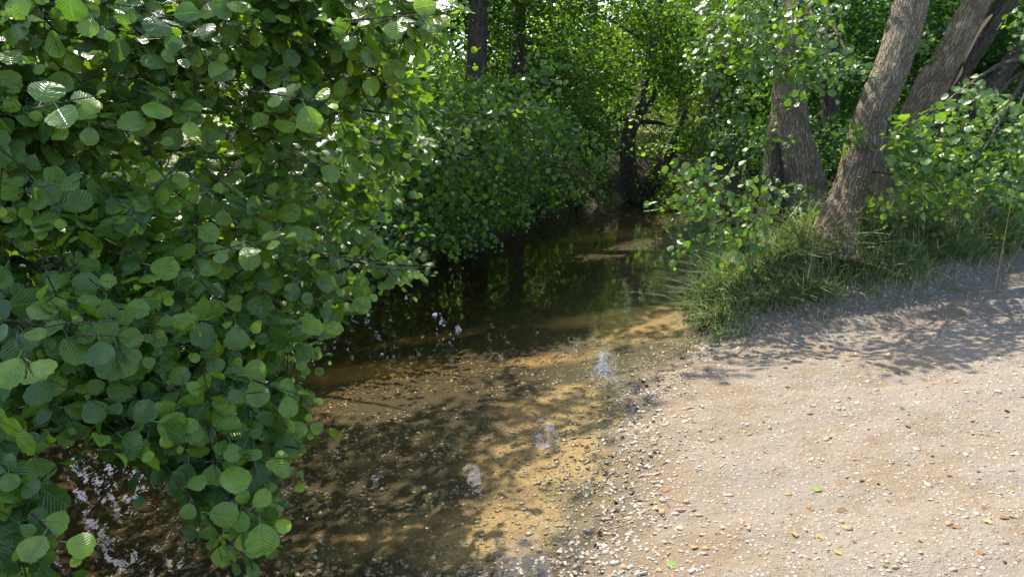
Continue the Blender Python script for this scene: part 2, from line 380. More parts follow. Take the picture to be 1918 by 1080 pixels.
# ------------------------------------------------------------------ leaves
def leaf_template(nseg=8, wave=.05, cup=.18, curl=.12, seed=0, petiole=True, notch=True, wid=.47):
    r = np.random.default_rng(seed)
    t = np.linspace(0, 1, nseg + 1)
    if nseg > 6: t = .35 * t + .65 * (1 - np.cos(np.pi * t)) / 2
    lob = 1 + (.035 * np.sin(t * 34 + seed) if nseg > 6 else 0)
    wv = lob * wid * np.sin(np.pi * np.clip(t, 0, 1) ** 1.12) ** .5
    wv[0] = .02; wv[-1] = .17 if notch else .0
    y = t.copy(); y[-1] -= .03 if notch else 0
    mid = np.stack([0 * t, y, -curl * (t - .35) ** 2 * 2 * .5], -1)
    V = [mid]; uv = [np.stack([0 * t, t], -1)]
    for sgn in (-1, 1):
        wj = wv * (1 + wave * r.normal(size=nseg + 1)); yj = y + .05 * np.sin(np.pi * t) + (.03 if notch else 0) * (t == 1)
        zz = mid[:, 2] + cup * wj ** 1.3 * r.uniform(.5, 1.3) + max(wave, .05) * .5 * r.normal(size=nseg + 1) * (wj > .1)
        V.append(np.stack([sgn * wj, yj, zz], -1)); uv.append(np.stack([sgn * wj, t], -1))
    n1 = nseg + 1; f = []
    for k in range(nseg):
        f += [[k, k + 1, n1 + k + 1], [k, n1 + k + 1, n1 + k], [k, 2 * n1 + k, 2 * n1 + k + 1], [k, 2 * n1 + k + 1, k + 1]]
    V = np.concatenate(V); uv = np.concatenate(uv)
    if petiole:
        b = len(V); V = np.concatenate([V, [[-.014, -.28, .05], [.014, -.28, .05], [.016, .03, .006], [-.016, .03, .006]]])
        uv = np.concatenate([uv, [[0, 0]] * 4]); f += [[b, b + 1, b + 2], [b, b + 2, b + 3]]
    return V, np.array(f, int), uv

LEAF_HI = [leaf_template(12, .03, c, k, s, wid=w_) for s, (c, k, w_) in enumerate([(.10, .1, .5), (.3, .25, .46), (-.15, .3, .52), (.45, .1, .44), (.05, .45, .5), (-.25, .15, .47), (.6, .3, .42), (.2, -.25, .5)])]
LEAF_MD = [leaf_template(4, .06, c, k, s, petiole=False) for s, (c, k) in enumerate([(.15, .15), (.3, .2), (-.15, .25), (.05, .3)])]
def lo_template(fold, bend, w1, w2):
    V = np.array([[0, 0, 0], [-w1, .3, fold * .3], [-w2, .74, fold * .3 - bend], [0, 1, -bend * 1.6], [w2, .72, fold * .3 - bend], [w1, .28, fold * .3]], float)
    return V, np.array([[0, 3, 2], [0, 2, 1], [0, 4, 3], [0, 5, 4]]), np.stack([V[:, 0], V[:, 1]], -1)
LEAF_LO = [lo_template(.4, .08, .4, .38), lo_template(-.3, .15, .36, .42), lo_template(.7, .03, .42, .3)]

def frames(ax, nr):
    ax = unit(ax); nr = unit(nr - ax * np.sum(ax * nr, -1, keepdims=True)); sd = np.cross(ax, nr)
    return np.stack([sd, ax, nr], -1)             # columns

class Leaves:
    """a bag of leaves as arrays"""
    def __init__(s): s.P = []; s.M = []; s.S = []; s.T = []
    def add(s, P, M, S, T): s.P.append(P); s.M.append(M); s.S.append(S); s.T.append(T)
    def cat(s):
        if len(s.P) != 1: s.P = [np.concatenate(s.P)]; s.M = [np.concatenate(s.M)]; s.S = [np.concatenate(s.S)]; s.T = [np.concatenate(s.T)]
        return s.P[0], s.M[0], s.S[0], s.T[0]
    def keep(s, mask):
        P, M, S, T = s.cat(); s.P = [P[mask]]; s.M = [M[mask]]; s.S = [S[mask]]; s.T = [T[mask]]
    def mesh(s, name, temps, mat, base, idx=None):
        P, M, S, T = s.cat()
        if idx is None: idx = np.arange(len(P))
        acc = Acc(); which = (np.arange(len(P)) * 7919 % 1013) % len(temps)
        for k, (TV, TF, UV) in enumerate(temps):
            ii = idx[which[idx] == k]
            if not len(ii): continue
            V = np.einsum('nij,vj->nvi', M[ii], TV) * S[ii, None, None] + P[ii, None]
            F = TF[None] + (np.arange(len(ii)) * len(TV))[:, None, None]
            A = np.concatenate([np.repeat(UV[None], len(ii), 0), np.repeat(T[ii, None, None], len(TV), 1)], -1)
            acc.add(V.reshape(-1, 3), [F.reshape(-1, 3)], A.reshape(-1, 3))
        return acc.mesh(name, mat, base)

def rnd(n, k=3): return R.normal(size=(n, k))

def shoots(P, D, L, K, size, face, lv, tw=None, droop=.25, flat=.35, young=.45, r0=.0028, tint=(.0, .7)):
    """leafy twigs: P start, D direction, L length, K leaves each"""
    n = len(P); D = unit(D); N0 = unit(np.asarray(face) + flat * rnd(n))
    N0 = unit(N0 - D * np.sum(N0 * D, -1, keepdims=True)); S = np.cross(D, N0)
    tb = R.uniform(tint[0], tint[1], n)
    for k in range(K):
        t = (k + .6) / K + R.uniform(-.05, .05, n)
        pos = P + D * (L * t)[:, None] - np.array([0, 0, 1.0]) * (droop * L * t ** 2)[:, None]
        sg = 1.0 if k % 2 else -1.0
        ax = D * (.45 + .5 * t)[:, None] + S * (sg * (1.05 - .6 * t))[:, None] + .28 * rnd(n) + np.array([0, 0, -.22])
        if k == K - 1: ax = D + .25 * rnd(n)
        nr = N0 + flat * .9 * rnd(n)
        sz = size * R.uniform(.55, 1.25, n) * (1.08 - .35 * abs(t - .45) * 2 * .6) * (.62 if k == K - 1 else 1)
        tn = tb + R.normal(size=n) * .08
        yg = (R.random(n) < young) & (k >= K - 2)
        tn = np.where(yg, R.uniform(.7, 1.0, n), tn); sz = np.where(yg, sz * .8, sz)
        ax = unit(ax); pp = pos + ax * (sz * .25)[:, None]
        lv.add(pp, frames(ax, nr), sz, np.clip(tn, 0, 1))
    if tw is not None:
        m = 4; ts = np.linspace(0, 1, m)
        C = P[:, None] + D[:, None] * (L[:, None] * ts)[..., None] - np.array([0, 0, 1.0]) * (droop * L[:, None] * ts ** 2)[..., None]
        a = np.arange(3) / 3 * 2 * math.pi
        rr = r0 * (1 - .7 * ts)
        ring = (np.cos(a)[None, :, None] * S[:, None] + np.sin(a)[None, :, None] * N0[:, None])   # n,3,3
        V = C[:, :, None] + ring[:, None] * rr[None, :, None, None]
        base = np.arange(n)[:, None, None] * (m * 3) + np.arange(m - 1)[None, :, None] * 3; j = np.arange(3)[None, None]; k2 = (j + 1) % 3
        Q = np.stack([base + j, base + k2, base + 3 + k2, base + 3 + j], -1).reshape(-1, 4)
        tw.add(V.reshape(-1, 3), [Q], V.reshape(-1, 3) * [1, 1, .2])

def clumps(C, rad3, per, size, lv, face=(0, 0, 1.0), flat=.55, tint=(0, .8), spread=1.0):
    """loose sprays of leaves about the centres C"""
    n = len(C); t0 = R.uniform(tint[0], tint[1], n)
    P = np.repeat(C, per, 0) + rnd(n * per) * np.asarray(rad3) * .55 * spread
    nr = unit(np.asarray(face) + flat * rnd(n * per)); ax = unit(rnd(n * per) * [1, 1, .45] + [0, 0, -.25])
    T = np.clip(np.repeat(t0, per) + .12 * R.normal(size=n * per), 0, 1)
    lv.add(P, frames(ax, nr), size * R.uniform(.65, 1.25, n * per), T)

# ---- where the sun reaches the ground in the photograph: the overhead canopy has its gaps there
LIT = [[(1075, 1090), (1110, 900), (1150, 800), (1215, 750), (1330, 728), (1500, 695), (1640, 700), (1760, 680), (1930, 655), (2600, 640), (2600, 2500), (1000, 2500)],
       [(545, 660), (650, 700), (730, 700), (900, 650), (920, 590), (860, 572), (740, 590), (640, 600)],
       [(930, 600), (1020, 580), (1140, 582), (1135, 640), (1020, 655), (945, 650)],
       [(980, 665), (1065, 640), (1085, 670), (1050, 705), (1000, 695)],
       [(1040, 440), (1100, 432), (1230, 422), (1245, 445), (1150, 455), (1060, 452)],
       [(1180, 400), (1330, 360), (1340, 400), (1250, 408)],
       [(900, 1080), (960, 960), (880, 950), (860, 880), (980, 830), (1080, 770), (1130, 790), (1090, 880), (1040, 990), (1000, 1080)],
       [(640, 1080), (760, 1000), (860, 930), (930, 980), (850, 1080)],
       [(1310, 600), (1400, 570), (1440, 590), (1350, 630)], [(1530, 545), (1560, 500), (1640, 480), (1680, 520), (1600, 550)], [(1740, 510), (1790, 450), (1880, 430), (1900, 460), (1800, 500)], [(1420, 500), (1470, 470), (1500, 520), (1440, 540)],
       [(1090, 640), (1210, 620), (1260, 650), (1200, 700), (1120, 700)]]
RS = np.random.default_rng(21)
SPOTS = [(RS.uniform(1.0, 5.4), RS.uniform(4.0, 7.0), RS.uniform(.08, .24)) for _ in range(130)]     # dapples along the top of the beach and the grass
def hits_lit(P):
    g = P - sun_vec * ((P[:, 2] - 0.05) / sun_vec[2])[:, None]
    px, py, d = project(g); ok = d > .3; m = np.zeros(len(P), bool)
    px = px + RS.normal(size=len(px)) * 16; py = py + RS.normal(size=len(px)) * 5
    for q in LIT: m |= inpoly(px, py, q)
    for x, y, r in SPOTS: m |= (g[:, 0] - x) ** 2 + ((g[:, 1] - y) * 1.3) ** 2 < r * r
    behind = (g[:, 1] < 2.6) & (g[:, 0] > .1 - .0 * g[:, 1])
    return (m & ok) | behind

GAPS = [(1130, 490, 50, 60), (1090, 480, 16, 36), (1025, 520, 14, 30), (820, 612, 11, 30), (1200, 640, 13, 55), (1300, 540, 10, 35), (890, 900, 22, 26), (1020, 815, 18, 26), (970, 630, 9, 16), (1130, 680, 9, 30),
        (120, 950, 85, 60), (420, 830, 65, 34), (260, 1050, 75, 26), (440, 770, 25, 25), (230, 920, 60, 50), (700, 900, 12, 14), (60, 850, 50, 30)]
def sky_gap(P):
    """leaves that would stand between the water and the patches of sky it mirrors"""
    Q = np.array(P, float); Q[:, 2] *= -1; px, py, d = project(Q); m = np.zeros(len(Q), bool)
    for x, y, a, b in GAPS: m |= ((px - x) / a) ** 2 + ((py - y) / b) ** 2 < 1
    return m & (d > .2)

def shade_clumps(n, x0, x1, y0, y1, z0, z1, seed):
    """high leaf sprays whose shadows fall on the given stretch of ground"""
    g = np.stack([R.uniform(x0, x1, n), R.uniform(y0, y1, n), np.zeros(n)], -1)
    g = g[fnoise(g, 1.5, seed) + .7 * fnoise(g, 4.0, seed + 2) > -.25]
    g = g[~((g[:, 1] < 6.3) & (g[:, 0] > .8) & (fnoise(g, 2.6, seed + 4) + .5 * fnoise(g, 6.0, seed) < .12))]
    z = R.uniform(z0, z1, len(g)); C = g + sun_vec * (z / sun_vec[2])[:, None]
    return C[~inframe(C, 25) & ~hits_lit(C) & ~sky_gap(C)]

def inframe(P, mx=30):
    px, py, d = project(P)
    return (d > .1) & (px > -mx) & (px < 1918 + mx) & (py > -mx) & (py < 1080 + mx)

def pick_front(lv, k, cell):
    """indices of the leaves that show largest: frontmost ones of each small cell, then by size"""
    P, M, S, T = lv.cat(); px, py, d = project(P + M[:, :, 1] * (S * .5)[:, None])
    fac = np.abs(np.sum(M[:, :, 2] * unit(P - np.array([0, 0, CAMZ])), -1)) * .8 + .2
    area = (S / d) ** 2 * fac; ok = (d > .3) & (px > 5) & (px < 1912) & (py > 5) & (py < 1075)
    order = np.argsort(d); seen = {}; front = []
    for i in order:
        if not ok[i]: continue
        c = (int(px[i] // cell), int(py[i] // cell))
        if c in seen: continue
        seen[c] = 1; front.append(i)
    front = np.array(front, int); front = front[np.argsort(-area[front])][:k]
    return front

def add_leaf_objects(lv, idx, root, temps, mat, base, variants, name='leaf'):
    P, M, S, T = lv.cat(); nb = 5
    cache = {}
    for i in idx:
        k = int(i) % len(temps); tb = int(min(nb - 1, T[i] * nb)); key = (variants, k, tb)
        if key not in cache:
            TV, TF, UV = temps[k]
            cache[key] = mesh_np('leaf', TV, [TF], mat, np.concatenate([UV, np.full((len(TV), 1), (tb + .5) / nb)], 1))
        o = bpy.data.objects.new(name, cache[key]); COL.objects.link(o); o.parent = root
        m = np.eye(4); m[:3, :3] = M[i] * S[i]; m[:3, 3] = P[i] - base
        o.matrix_local = Matrix(m.tolist())

def part_tube(name, pts, radii, mat, root, base, **kw):
    V, F, co = tube(pts, radii, **kw)
    me = mesh_np(name, V - base, F, mat, co)
    return link(name, me, root)

def finish_plant(root, base, lv, tw, k, cell, temps, mat, name='foliage', twname='twigs', variants='a', obj_temps=None, deep=None):
    base = np.asarray(base, float)
    idx = pick_front(lv, k, cell) if k else np.zeros(0, int)
    n = len(lv.cat()[0]); rest = np.setdiff1d(np.arange(n), idx)
    if deep is not None:
        dm = project(lv.cat()[0])[2] > deep
        tag(link('inner_foliage', lv.mesh('inner_foliage', LEAF_MD, mat, base, rest[dm[rest]]), root), kind='stuff'); rest = rest[~dm[rest]]
    tag(link(name, lv.mesh(name, temps, mat, base, rest), root), kind='stuff')
    if k: add_leaf_objects(lv, idx, root, obj_temps or temps, mat, base, variants)
    if tw is not None and tw.n: tag(link(twname, tw.mesh(twname, M_twig, base), root), kind='stuff')

def idw(ctrl):
    c = np.array(ctrl, float)
    def f(px, py):
        w_ = 1.0 / ((px[:, None] - c[:, 0]) ** 2 + (py[:, None] - c[:, 1]) ** 2 + 1500.0) ** 1.3
        return (w_ * c[:, 2]).sum(1) / w_.sum(1)
    return f

def sample_poly(poly, n):
    p = np.array(poly, float); out = []
    lo, hi = p.min(0), p.max(0)
    q = R.uniform(lo, hi, (n * 6, 2)); q = q[inpoly(q[:, 0], q[:, 1], poly)]
    return q[:n, 0], q[:n, 1]

# ------------------------------------------------------------------ near alder shrub overhanging from the left bank
def near_alder():
    base = np.array([-3.55, 4.2, 0.55])
    root = thing('alder_shrub', 'big leafy alder shrub overhanging the water, nearest the camera, with large round leaves', 'shrub', base)
    poly = [(-160, -160), (800, -160), (840, 0), (790, 60), (740, 90), (790, 170), (805, 230), (770, 300), (745, 360), (700, 410), (735, 460), (800, 490), (735, 530), (640, 560),
            (595, 590), (585, 640), (545, 670), (570, 740), (520, 830), (500, 870), (510, 960), (420, 985), (365, 960), (320, 860), (240, 835), (190, 770), (50, 790), (40, 960), (50, 1100), (-160, 1100)]
    dep = idw([(-100, 100, 1.9), (0, 300, 1.9), (0, 600, 1.9), (0, 900, 1.55), (60, 1060, 1.5), (300, 100, 2.1), (300, 500, 2.0), (150, 620, 1.75), (300, 800, 1.9), (450, 940, 1.95), (550, 800, 2.2),
               (600, 600, 2.7), (800, 500, 3.0), (700, 400, 3.6), (650, 250, 3.2), (800, 200, 2.7), (700, 80, 2.35), (840, 10, 2.25), (500, 300, 2.6), (560, 100, 2.3), (480, 420, 2.4)])
    lv = Leaves(); tw = Acc()
    px, py = sample_poly(poly, 3800)
    e = R.random(len(px)); d = dep(px, py) * R.uniform(.95, 1.06, len(px)) + np.where(e < .5, R.uniform(0, .22, len(px)), R.uniform(.2, 2.4, len(px)) * (1 - .45 * smooth(500, 1000, py)))
    wv_ = np.stack([px * .011 + .004 * py, py * .017, 0 * px], -1); d = d + .22 * fnoise(wv_, 1.0, 2.0) + .10 * fnoise(wv_, 2.7, 5.0)
    P = at(px, py, 1.0) - [0, 0, CAMZ]; P = P * d[:, None] + [0, 0, CAMZ]
    front = d - dep(px, py)
    nz = fnoise(P, 2.6, 11) + .6 * fnoise(P, 6.1, 3)
    ok = (nz > -.42) & (P[:, 2] > .12)
    # dark hollows under the outer boughs
    for hx, hy, hr in ((70, 480, 62), (0, 690, 60), (30, 620, 45), (470, 560, 28), (60, 780, 38), (640, 480, 24), (120, 165, 30), (420, 235, 34)):
        ok &= ~(((px - hx) ** 2 + (py - hy) ** 2 < hr ** 2) & (front < 2.2))
    ok &= ~(hits_lit(P) & (front > .45) & (R.random(len(P)) < .6))
    P = P[ok]; n = len(P)
    D = np.array([.75, -.25, -.18]) + .55 * rnd(n); low = smooth(1.2, .3, P[:, 2]); D[:, 2] -= .35 * low
    face = np.array([.15, -.5, .75])
    L = R.uniform(.16, .34, n)
    P = P - unit(D) * (L * .6)[:, None]
    shoots(P, D, L, 5, .069, face, lv, tw, droop=.25, flat=.4, young=.3)
    # a few long sprigs that reach out of the mass
    tips = [((560, 470, 2.9), (815, 500, 3.0), 7), ((430, 700, 2.1), (600, 745, 2.2), 6), ((380, 865, 1.95), (545, 850, 2.0), 6), ((640, 40, 2.3), (850, 15, 2.2), 7), ((560, 300, 2.5), (700, 330, 2.6), 6),
            ((330, 900, 1.85), (420, 1005, 1.9), 5), ((60, 960, 1.5), (140, 1040, 1.5), 4), ((360, 480, 1.9), (540, 435, 1.9), 7), ((30, 620, 1.7), (60, 700, 1.6), 4), ((690, 130, 2.5), (815, 235, 2.7), 6),
            ((520, 610, 2.3), (610, 600, 2.4), 5), ((60, 205, 1.75), (180, 175, 1.8), 5), ((420, 930, 1.9), (530, 985, 1.95), 6), ((470, 170, 2.1), (620, 190, 2.1), 6)]
    for a, b, k in tips:
        A = at(*a); B = at(*b); dv = B - A
        shoots(A[None], dv[None], np.array([np.linalg.norm(dv)]), k, .075, face, lv, tw, droop=.05, flat=.3, young=.75, r0=.004, tint=(.35, .75))
    # upper boughs above the picture, keeping the shrub and the near water in shade
    C = np.stack([R.uniform(-4.6, -.4, 260), R.uniform(2.2, 8.0, 260), R.uniform(2.7, 6.2, 260)], -1)
    env = (C[:, 2] - 2.7) / 3.5; C = C[(C[:, 0] < -.5 - 1.6 * env + .4 * fnoise(C, 1.2, 4)) & (fnoise(C, 1.7, 2) > -.25)]
    inf = inframe(C, 60); C = C[~(hits_lit(C)) & ~inf]
    C = np.concatenate([C, shade_clumps(170, -3.2, .6, 1.2, 5.2, 3.0, 5.5, 3)])
    C = C[~sky_gap(C) & (C[:, 1] > 4.3)]
    up = Leaves(); clumps(C, (.42, .42, .26), 15, .085, up)
    up.keep(~hits_lit(up.cat()[0]) & ~sky_gap(up.cat()[0]))
    lv.keep(~(hits_lit(lv.cat()[0]) & (lv.cat()[0][:, 2] > 1.9) & (R.random(len(lv.cat()[0])) < .8) & ~inframe(lv.cat()[0], 5)))
    finish_plant(root, base, lv, tw, 300, 26, LEAF_HI, M_leaf, variants='near', deep=2.75)
    tag(link('shade_foliage', up.mesh('shade_foliage', LEAF_LO, M_leaf_mid, base), root), kind='stuff')
    # stems and boughs
    ends = [(820, 500, 3.05), (600, 640, 2.6), (560, 840, 2.15), (480, 960, 2.0), (100, 1020, 1.7), (200, 640, 2.0), (60, 300, 2.0), (420, 460, 2.3), (650, 330, 3.2), (780, 220, 2.9), (760, 40, 2.5), (400, 120, 2.4), (120, 60, 2.1), (300, 820, 2.1), (-60, 780, 1.9), (560, 220, 2.8)]
    stems = [np.array([-3.5, 4.0, .5]), np.array([-3.75, 4.9, .6]), np.array([-3.4, 3.2, .5])]
    for s, (tx, h) in zip(stems, ((-.6, 6.2), (-.2, 5.6), (-.3, 5.0))):
        part_tube('stem', [s - [0, 0, .4], s + [.15, 0, 1.2], s + [.4 + tx * .2, -.1, 2.8], s + [.5 + tx * .4, .1, h * .75], s + [.4 + tx, .2, h]], [.12, .095, .075, .05, .015], M_bark, root, base, sides=14, n=30, rough=.05, flare=.5)
    for i, e in enumerate(ends):
        B = at(*e); s = stems[i % 3]; z0 = np.clip(B[2] * .6 + .35, .6, 3.2); A = s + [.15, 0, z0 - s[2]]
        mid = A * .5 + B * .5 + [0, 0, .18 + .1 * R.normal()]; q = A * .2 + B * .8 + [0, 0, .12 + .05 * R.normal()]
        part_tube('branch', [A, mid, q, B], [.026, .017, .010, .003], M_twig, root, base, sides=6, n=16, rough=.06)
near_alder()

# ------------------------------------------------------------------ alder shrub further along the left bank
def mid_alder():
    base = np.array([-2.2, 8.6, .6])
    root = thing('alder_shrub', 'dark alder shrub on the far left bank with leafy boughs over deep shade', 'shrub', base)
    poly = [(600, -60), (790, -80), (840, 60), (855, 130), (940, 150), (1000, 90), (1040, 130), (1000, 190), (1060, 230), (1125, 290), (1110, 345), (1060, 380), (1000, 390), (960, 400), (900, 420), (860, 440), (800, 455), (740, 450), (600, 460), (500, 300)]
    dep = idw([(640, 0, 5.5), (640, 300, 5.6), (700, 440, 6.2), (800, 430, 7.0), (860, 250, 6.3), (950, 200, 6.6), (960, 330, 7.5), (1080, 310, 8.6), (1040, 370, 10), (880, 100, 7), (1000, 110, 8)])
    lv = Leaves(); tw = Acc()
    px, py = sample_poly(poly, 3400)
    d = dep(px, py) * R.uniform(.97, 1.05, len(px)) + np.where(R.random(len(px)) < .5, R.uniform(0, .5, len(px)), R.uniform(.2, 2.2, len(px)))
    P = (at(px, py, 1.0) - [0, 0, CAMZ]) * d[:, None] + [0, 0, CAMZ]
    nz = fnoise(P, 1.6, 5) + .5 * fnoise(P, 4.3, 8)
    P = P[(nz > -.3) & (P[:, 2] > .08) & ~(hits_lit(P) & (P[:, 2] > .7) & (R.random(len(P)) < .85))]; n = len(P)
    D = np.array([.7, -.35, -.12]) + .6 * rnd(n); L = R.uniform(.22, .5, n)
    shoots(P, D, L, 6, .066, np.array([.15, -.3, .85]), lv, tw, droop=.2, flat=.45, young=.3)
    C = np.stack([R.uniform(-4.8, 1.0, 1700), R.uniform(7.0, 15.0, 1700), R.uniform(3.0, 7.0, 1700)], -1)
    C = C[(fnoise(C, 1.4, 7) > -.1) & ~hits_lit(C) & ~inframe(C, 30) & (C[:, 0] < .3 - .4 * (C[:, 2] - 3) + .09 * (C[:, 1] - 8))]
    C = np.concatenate([C, shade_clumps(1900, -2.6, 1.0, 5.0, 14.5, 4.0, 7.5, 8)])  # unseen leaf clumps added to shade the stream
    up = Leaves(); clumps(C, (.5, .5, .3), 14, .085, up); up.keep(~hits_lit(up.cat()[0]) & ~sky_gap(up.cat()[0]))
    q_ = lv.cat()[0]; lv.keep(~(hits_lit(q_) & (q_[:, 2] > .9) & (R.random(len(q_)) < .85)))
    finish_plant(root, base, lv, tw, 300, 13, LEAF_MD, M_leaf_mid, variants='mid')
    tag(link('shade_foliage', up.mesh('shade_foliage', LEAF_LO, M_leaf_mid, base), root), kind='stuff')
    for k, (e, s) in enumerate([((1100, 320, 8.8), (-1.9, 9.4, .6)), ((1000, 210, 7.5), (-2.2, 8.4, .6)), ((820, 430, 7.0), (-2.1, 7.9, .5)), ((900, 300, 6.8), (-2.5, 8.2, .6)), ((700, 330, 5.8), (-2.7, 7.0, .6)), ((760, 150, 6.2), (-2.8, 7.6, .6)), ((1030, 380, 10.0), (-1.2, 10.4, .5)), ((640, 120, 5.6), (-3.0, 7.0, .6))]):
        B = at(*e); A = np.array(s, float)
        part_tube('branch', [A - [0, 0, .3], A + [.1, -.05, .8], A * .45 + B * .55 + [0, 0, .35], B], [.06, .045, .022, .004], M_bark_dark, root, base, sides=7, n=18, rough=.06)
mid_alder()

# ------------------------------------------------------------------ the alders on the right bank
def P3(lst): return [at(*q) for q in lst]
def right_trees():
    # left-hand of the three trunks: swollen base
    b = at(1492, 425, 7.4)
    t1 = thing('alder_tree', 'upright grey-brown alder trunk with swollen base, left of the leaning trunks', 'tree', b)
    part_tube('trunk', P3([(1500, 450, 7.4), (1498, 370, 7.4), (1490, 300, 7.4), (1478, 220, 7.45), (1478, 150, 7.5), (1490, 60, 7.6), (1500, -60, 7.8), (1510, -260, 8.2), (1500, -520, 8.6)]),
              [.27, .25, .215, .19, .175, .16, .14, .11, .05], M_bark, t1, b, sides=48, n=150, rough=.08, flare=.45, seed=2.0)
    part_tube('side_stem', P3([(1450, 440, 7.2), (1447, 340, 7.3), (1450, 270, 7.4), (1458, 190, 7.6), (1470, 90, 7.8), (1430, -120, 8.0)]), [.12, .11, .085, .07, .06, .03], M_bark_dark, t1, b, sides=18, n=60, rough=.06, seed=4)
    lv = Leaves(); tw = Acc()
    def cluster(poly, n, dep, thick, K=5, size=.066, young=.3, face=(.0, -.45, .75), D0=(-.3, -.5, -.2), dr=.25, lvx=None, twx=None, tint=(.1, .6)):
        px, py = sample_poly(poly, n); d = dep + R.uniform(0, thick, len(px))
        P = (at(px, py, 1.0) - [0, 0, CAMZ]) * d[:, None] + [0, 0, CAMZ]; m = len(P)
        D = np.array(D0) + .55 * rnd(m); L = R.uniform(.16, .36, m)
        shoots(P - unit(D) * (L * .6)[:, None], D, L, K, size, np.array(face), lv if lvx is None else lvx, tw if twx is None else twx, droop=dr, flat=.42, young=young, tint=tint)
    cluster([(1270, -60), (1600, -60), (1570, 40), (1560, 130), (1530, 155), (1470, 140), (1420, 150), (1370, 110), (1330, 90), (1310, 70), (1290, 30)], 220, 5.4, 1.2)
    cluster([(1285, 80), (1440, 150), (1440, 300), (1340, 280), (1300, 180)], 110, 8.3, 1.6, tint=(0, .6))
    cluster([(1420, 60), (1560, 70), (1600, 130), (1560, 155), (1440, 130), (1400, 150), (1340, 100)], 70, 5.2, .6)
    cluster([(1560, 95), (1650, 120), (1640, 150), (1590, 150)], 12, 5.4, .3)
    cluster([(1440, 170), (1510, 170), (1510, 210), (1440, 195)], 5, 6.4, .2)
    cluster([(1400, 250), (1500, 260), (1500, 285), (1410, 280)], 8, 6.2, .3, tint=(0, .3))
    # unseen canopy above the picture, laid out for its shade on stream and beach
    C = np.stack([R.uniform(-.8, 4.5, 1500), R.uniform(6.0, 12.5, 1500), R.uniform(3.1, 7.5, 1500)], -1)
    C = C[(fnoise(C, 1.5, 3) > -.3) & ~hits_lit(C) & ~inframe(C, 30) & ~sky_gap(C)]
    C = np.concatenate([C, shade_clumps(2200, .4, 4.2, 3.9, 15.0, 3.8, 7.0, 5)])
    up = Leaves(); clumps(C, (.45, .45, .26), 13, .085, up); up.keep(~hits_lit(up.cat()[0]) & ~sky_gap(up.cat()[0]))
    for e, s in (((1330, 60, 5.8), (1492, -40, 7.7)), ((1440, 130, 5.5), (1490, 20, 7.6)), ((1550, 120, 5.5), (1492, 10, 7.6)), ((1600, 130, 5.5), (1498, -20, 7.7)), ((1300, -40, 5.8), (1500, -100, 7.8))):
        A = at(*s); B = at(*e); part_tube('branch', [A, A * .6 + B * .4 + [0, 0, .15], A * .2 + B * .8 + [0, 0, .06], B], [.035, .022, .012, .004], M_twig, t1, b, sides=6, n=14, rough=.05)
    finish_plant(t1, b, lv, tw, 300, 16, LEAF_MD, M_leaf, variants='t1')
    tag(link('shade_foliage', up.mesh('shade_foliage', LEAF_LO, M_leaf_mid, b), t1), kind='stuff')

    # leaning middle trunk
    b = at(1562, 470, 6.2)
    t2 = thing('alder_tree', 'thick brown alder trunk leaning right, rising from the grass at the bank edge', 'tree', b)
    part_tube('trunk', P3([(1558, 490, 6.15), (1570, 430, 6.15), (1590, 370, 6.2), (1613, 290, 6.25), (1633, 215, 6.3), (1668, 130, 6.4), (1692, 55, 6.5), (1712, -20, 6.6), (1740, -160, 6.9), (1750, -400, 7.3)]),
              [.195, .16, .15, .158, .15, .153, .153, .15, .12, .06], M_bark, t2, b, sides=48, n=170, rough=.075, flare=.6, seed=6.0)
    lv = Leaves(); tw = Acc()
    cl = lambda *a, **k: cluster(*a, lvx=lv, twx=tw, **k)
    cl([(1570, 245), (1620, 240), (1625, 280), (1580, 290)], 8, 5.9, .15, young=.5)
    cl([(1610, 345), (1700, 355), (1840, 350), (1830, 385), (1700, 400), (1620, 375)], 26, 5.3, .5, young=.6, D0=(.3, -.5, -.15))
    cl([(1690, 20), (1790, 30), (1800, 90), (1720, 105), (1700, 80)], 22, 6.8, .8)
    cl([(1700, 80), (1760, 90), (1740, 130), (1715, 120)], 6, 6.2, .3)
    for e, s in (((1605, 275, 5.95), (1620, 240, 6.3)), ((1640, 370, 5.5), (1600, 330, 6.2)), ((1820, 370, 5.4), (1605, 320, 6.2)), ((1760, 70, 7.0), (1700, 20, 6.5))):
        A = at(*s); B = at(*e); part_tube('branch', [A, A * .5 + B * .5 + [0, 0, .05], B], [.012, .008, .003], M_twig, t2, b, sides=5, n=8)
    finish_plant(t2, b, lv, tw, 120, 14, LEAF_MD, M_leaf, variants='t2')

    # right-hand trunk, forked and split
    b = at(1640, 420, 7.0)
    t3 = thing('alder_tree', 'forked alder trunk leaning far right with splintered orange wood along the fork', 'tree', b)
    part_tube('trunk', P3([(1632, 440, 7.0), (1655, 360, 7.0), (1690, 270, 7.0), (1730, 190, 7.0), (1765, 125, 7.0), (1800, 60, 7.0), (1838, -10, 7.0), (1900, -120, 7.2), (1960, -330, 7.6)]),
              [.18, .16, .148, .155, .148, .132, .122, .10, .05], M_bark, t3, b, sides=40, n=140, rough=.085, flare=.2, seed=9.0)
    part_tube('forked_limb', P3([(1745, 215, 7.15), (1775, 170, 7.2), (1810, 115, 7.2), (1850, 55, 7.15), (1880, 10, 7.1), (1930, -60, 7.2), (2010, -220, 7.5)]), [.10, .12, .11, .105, .10, .08, .03], M_bark_dark, t3, b, sides=24, n=60, rough=.09, seed=12)
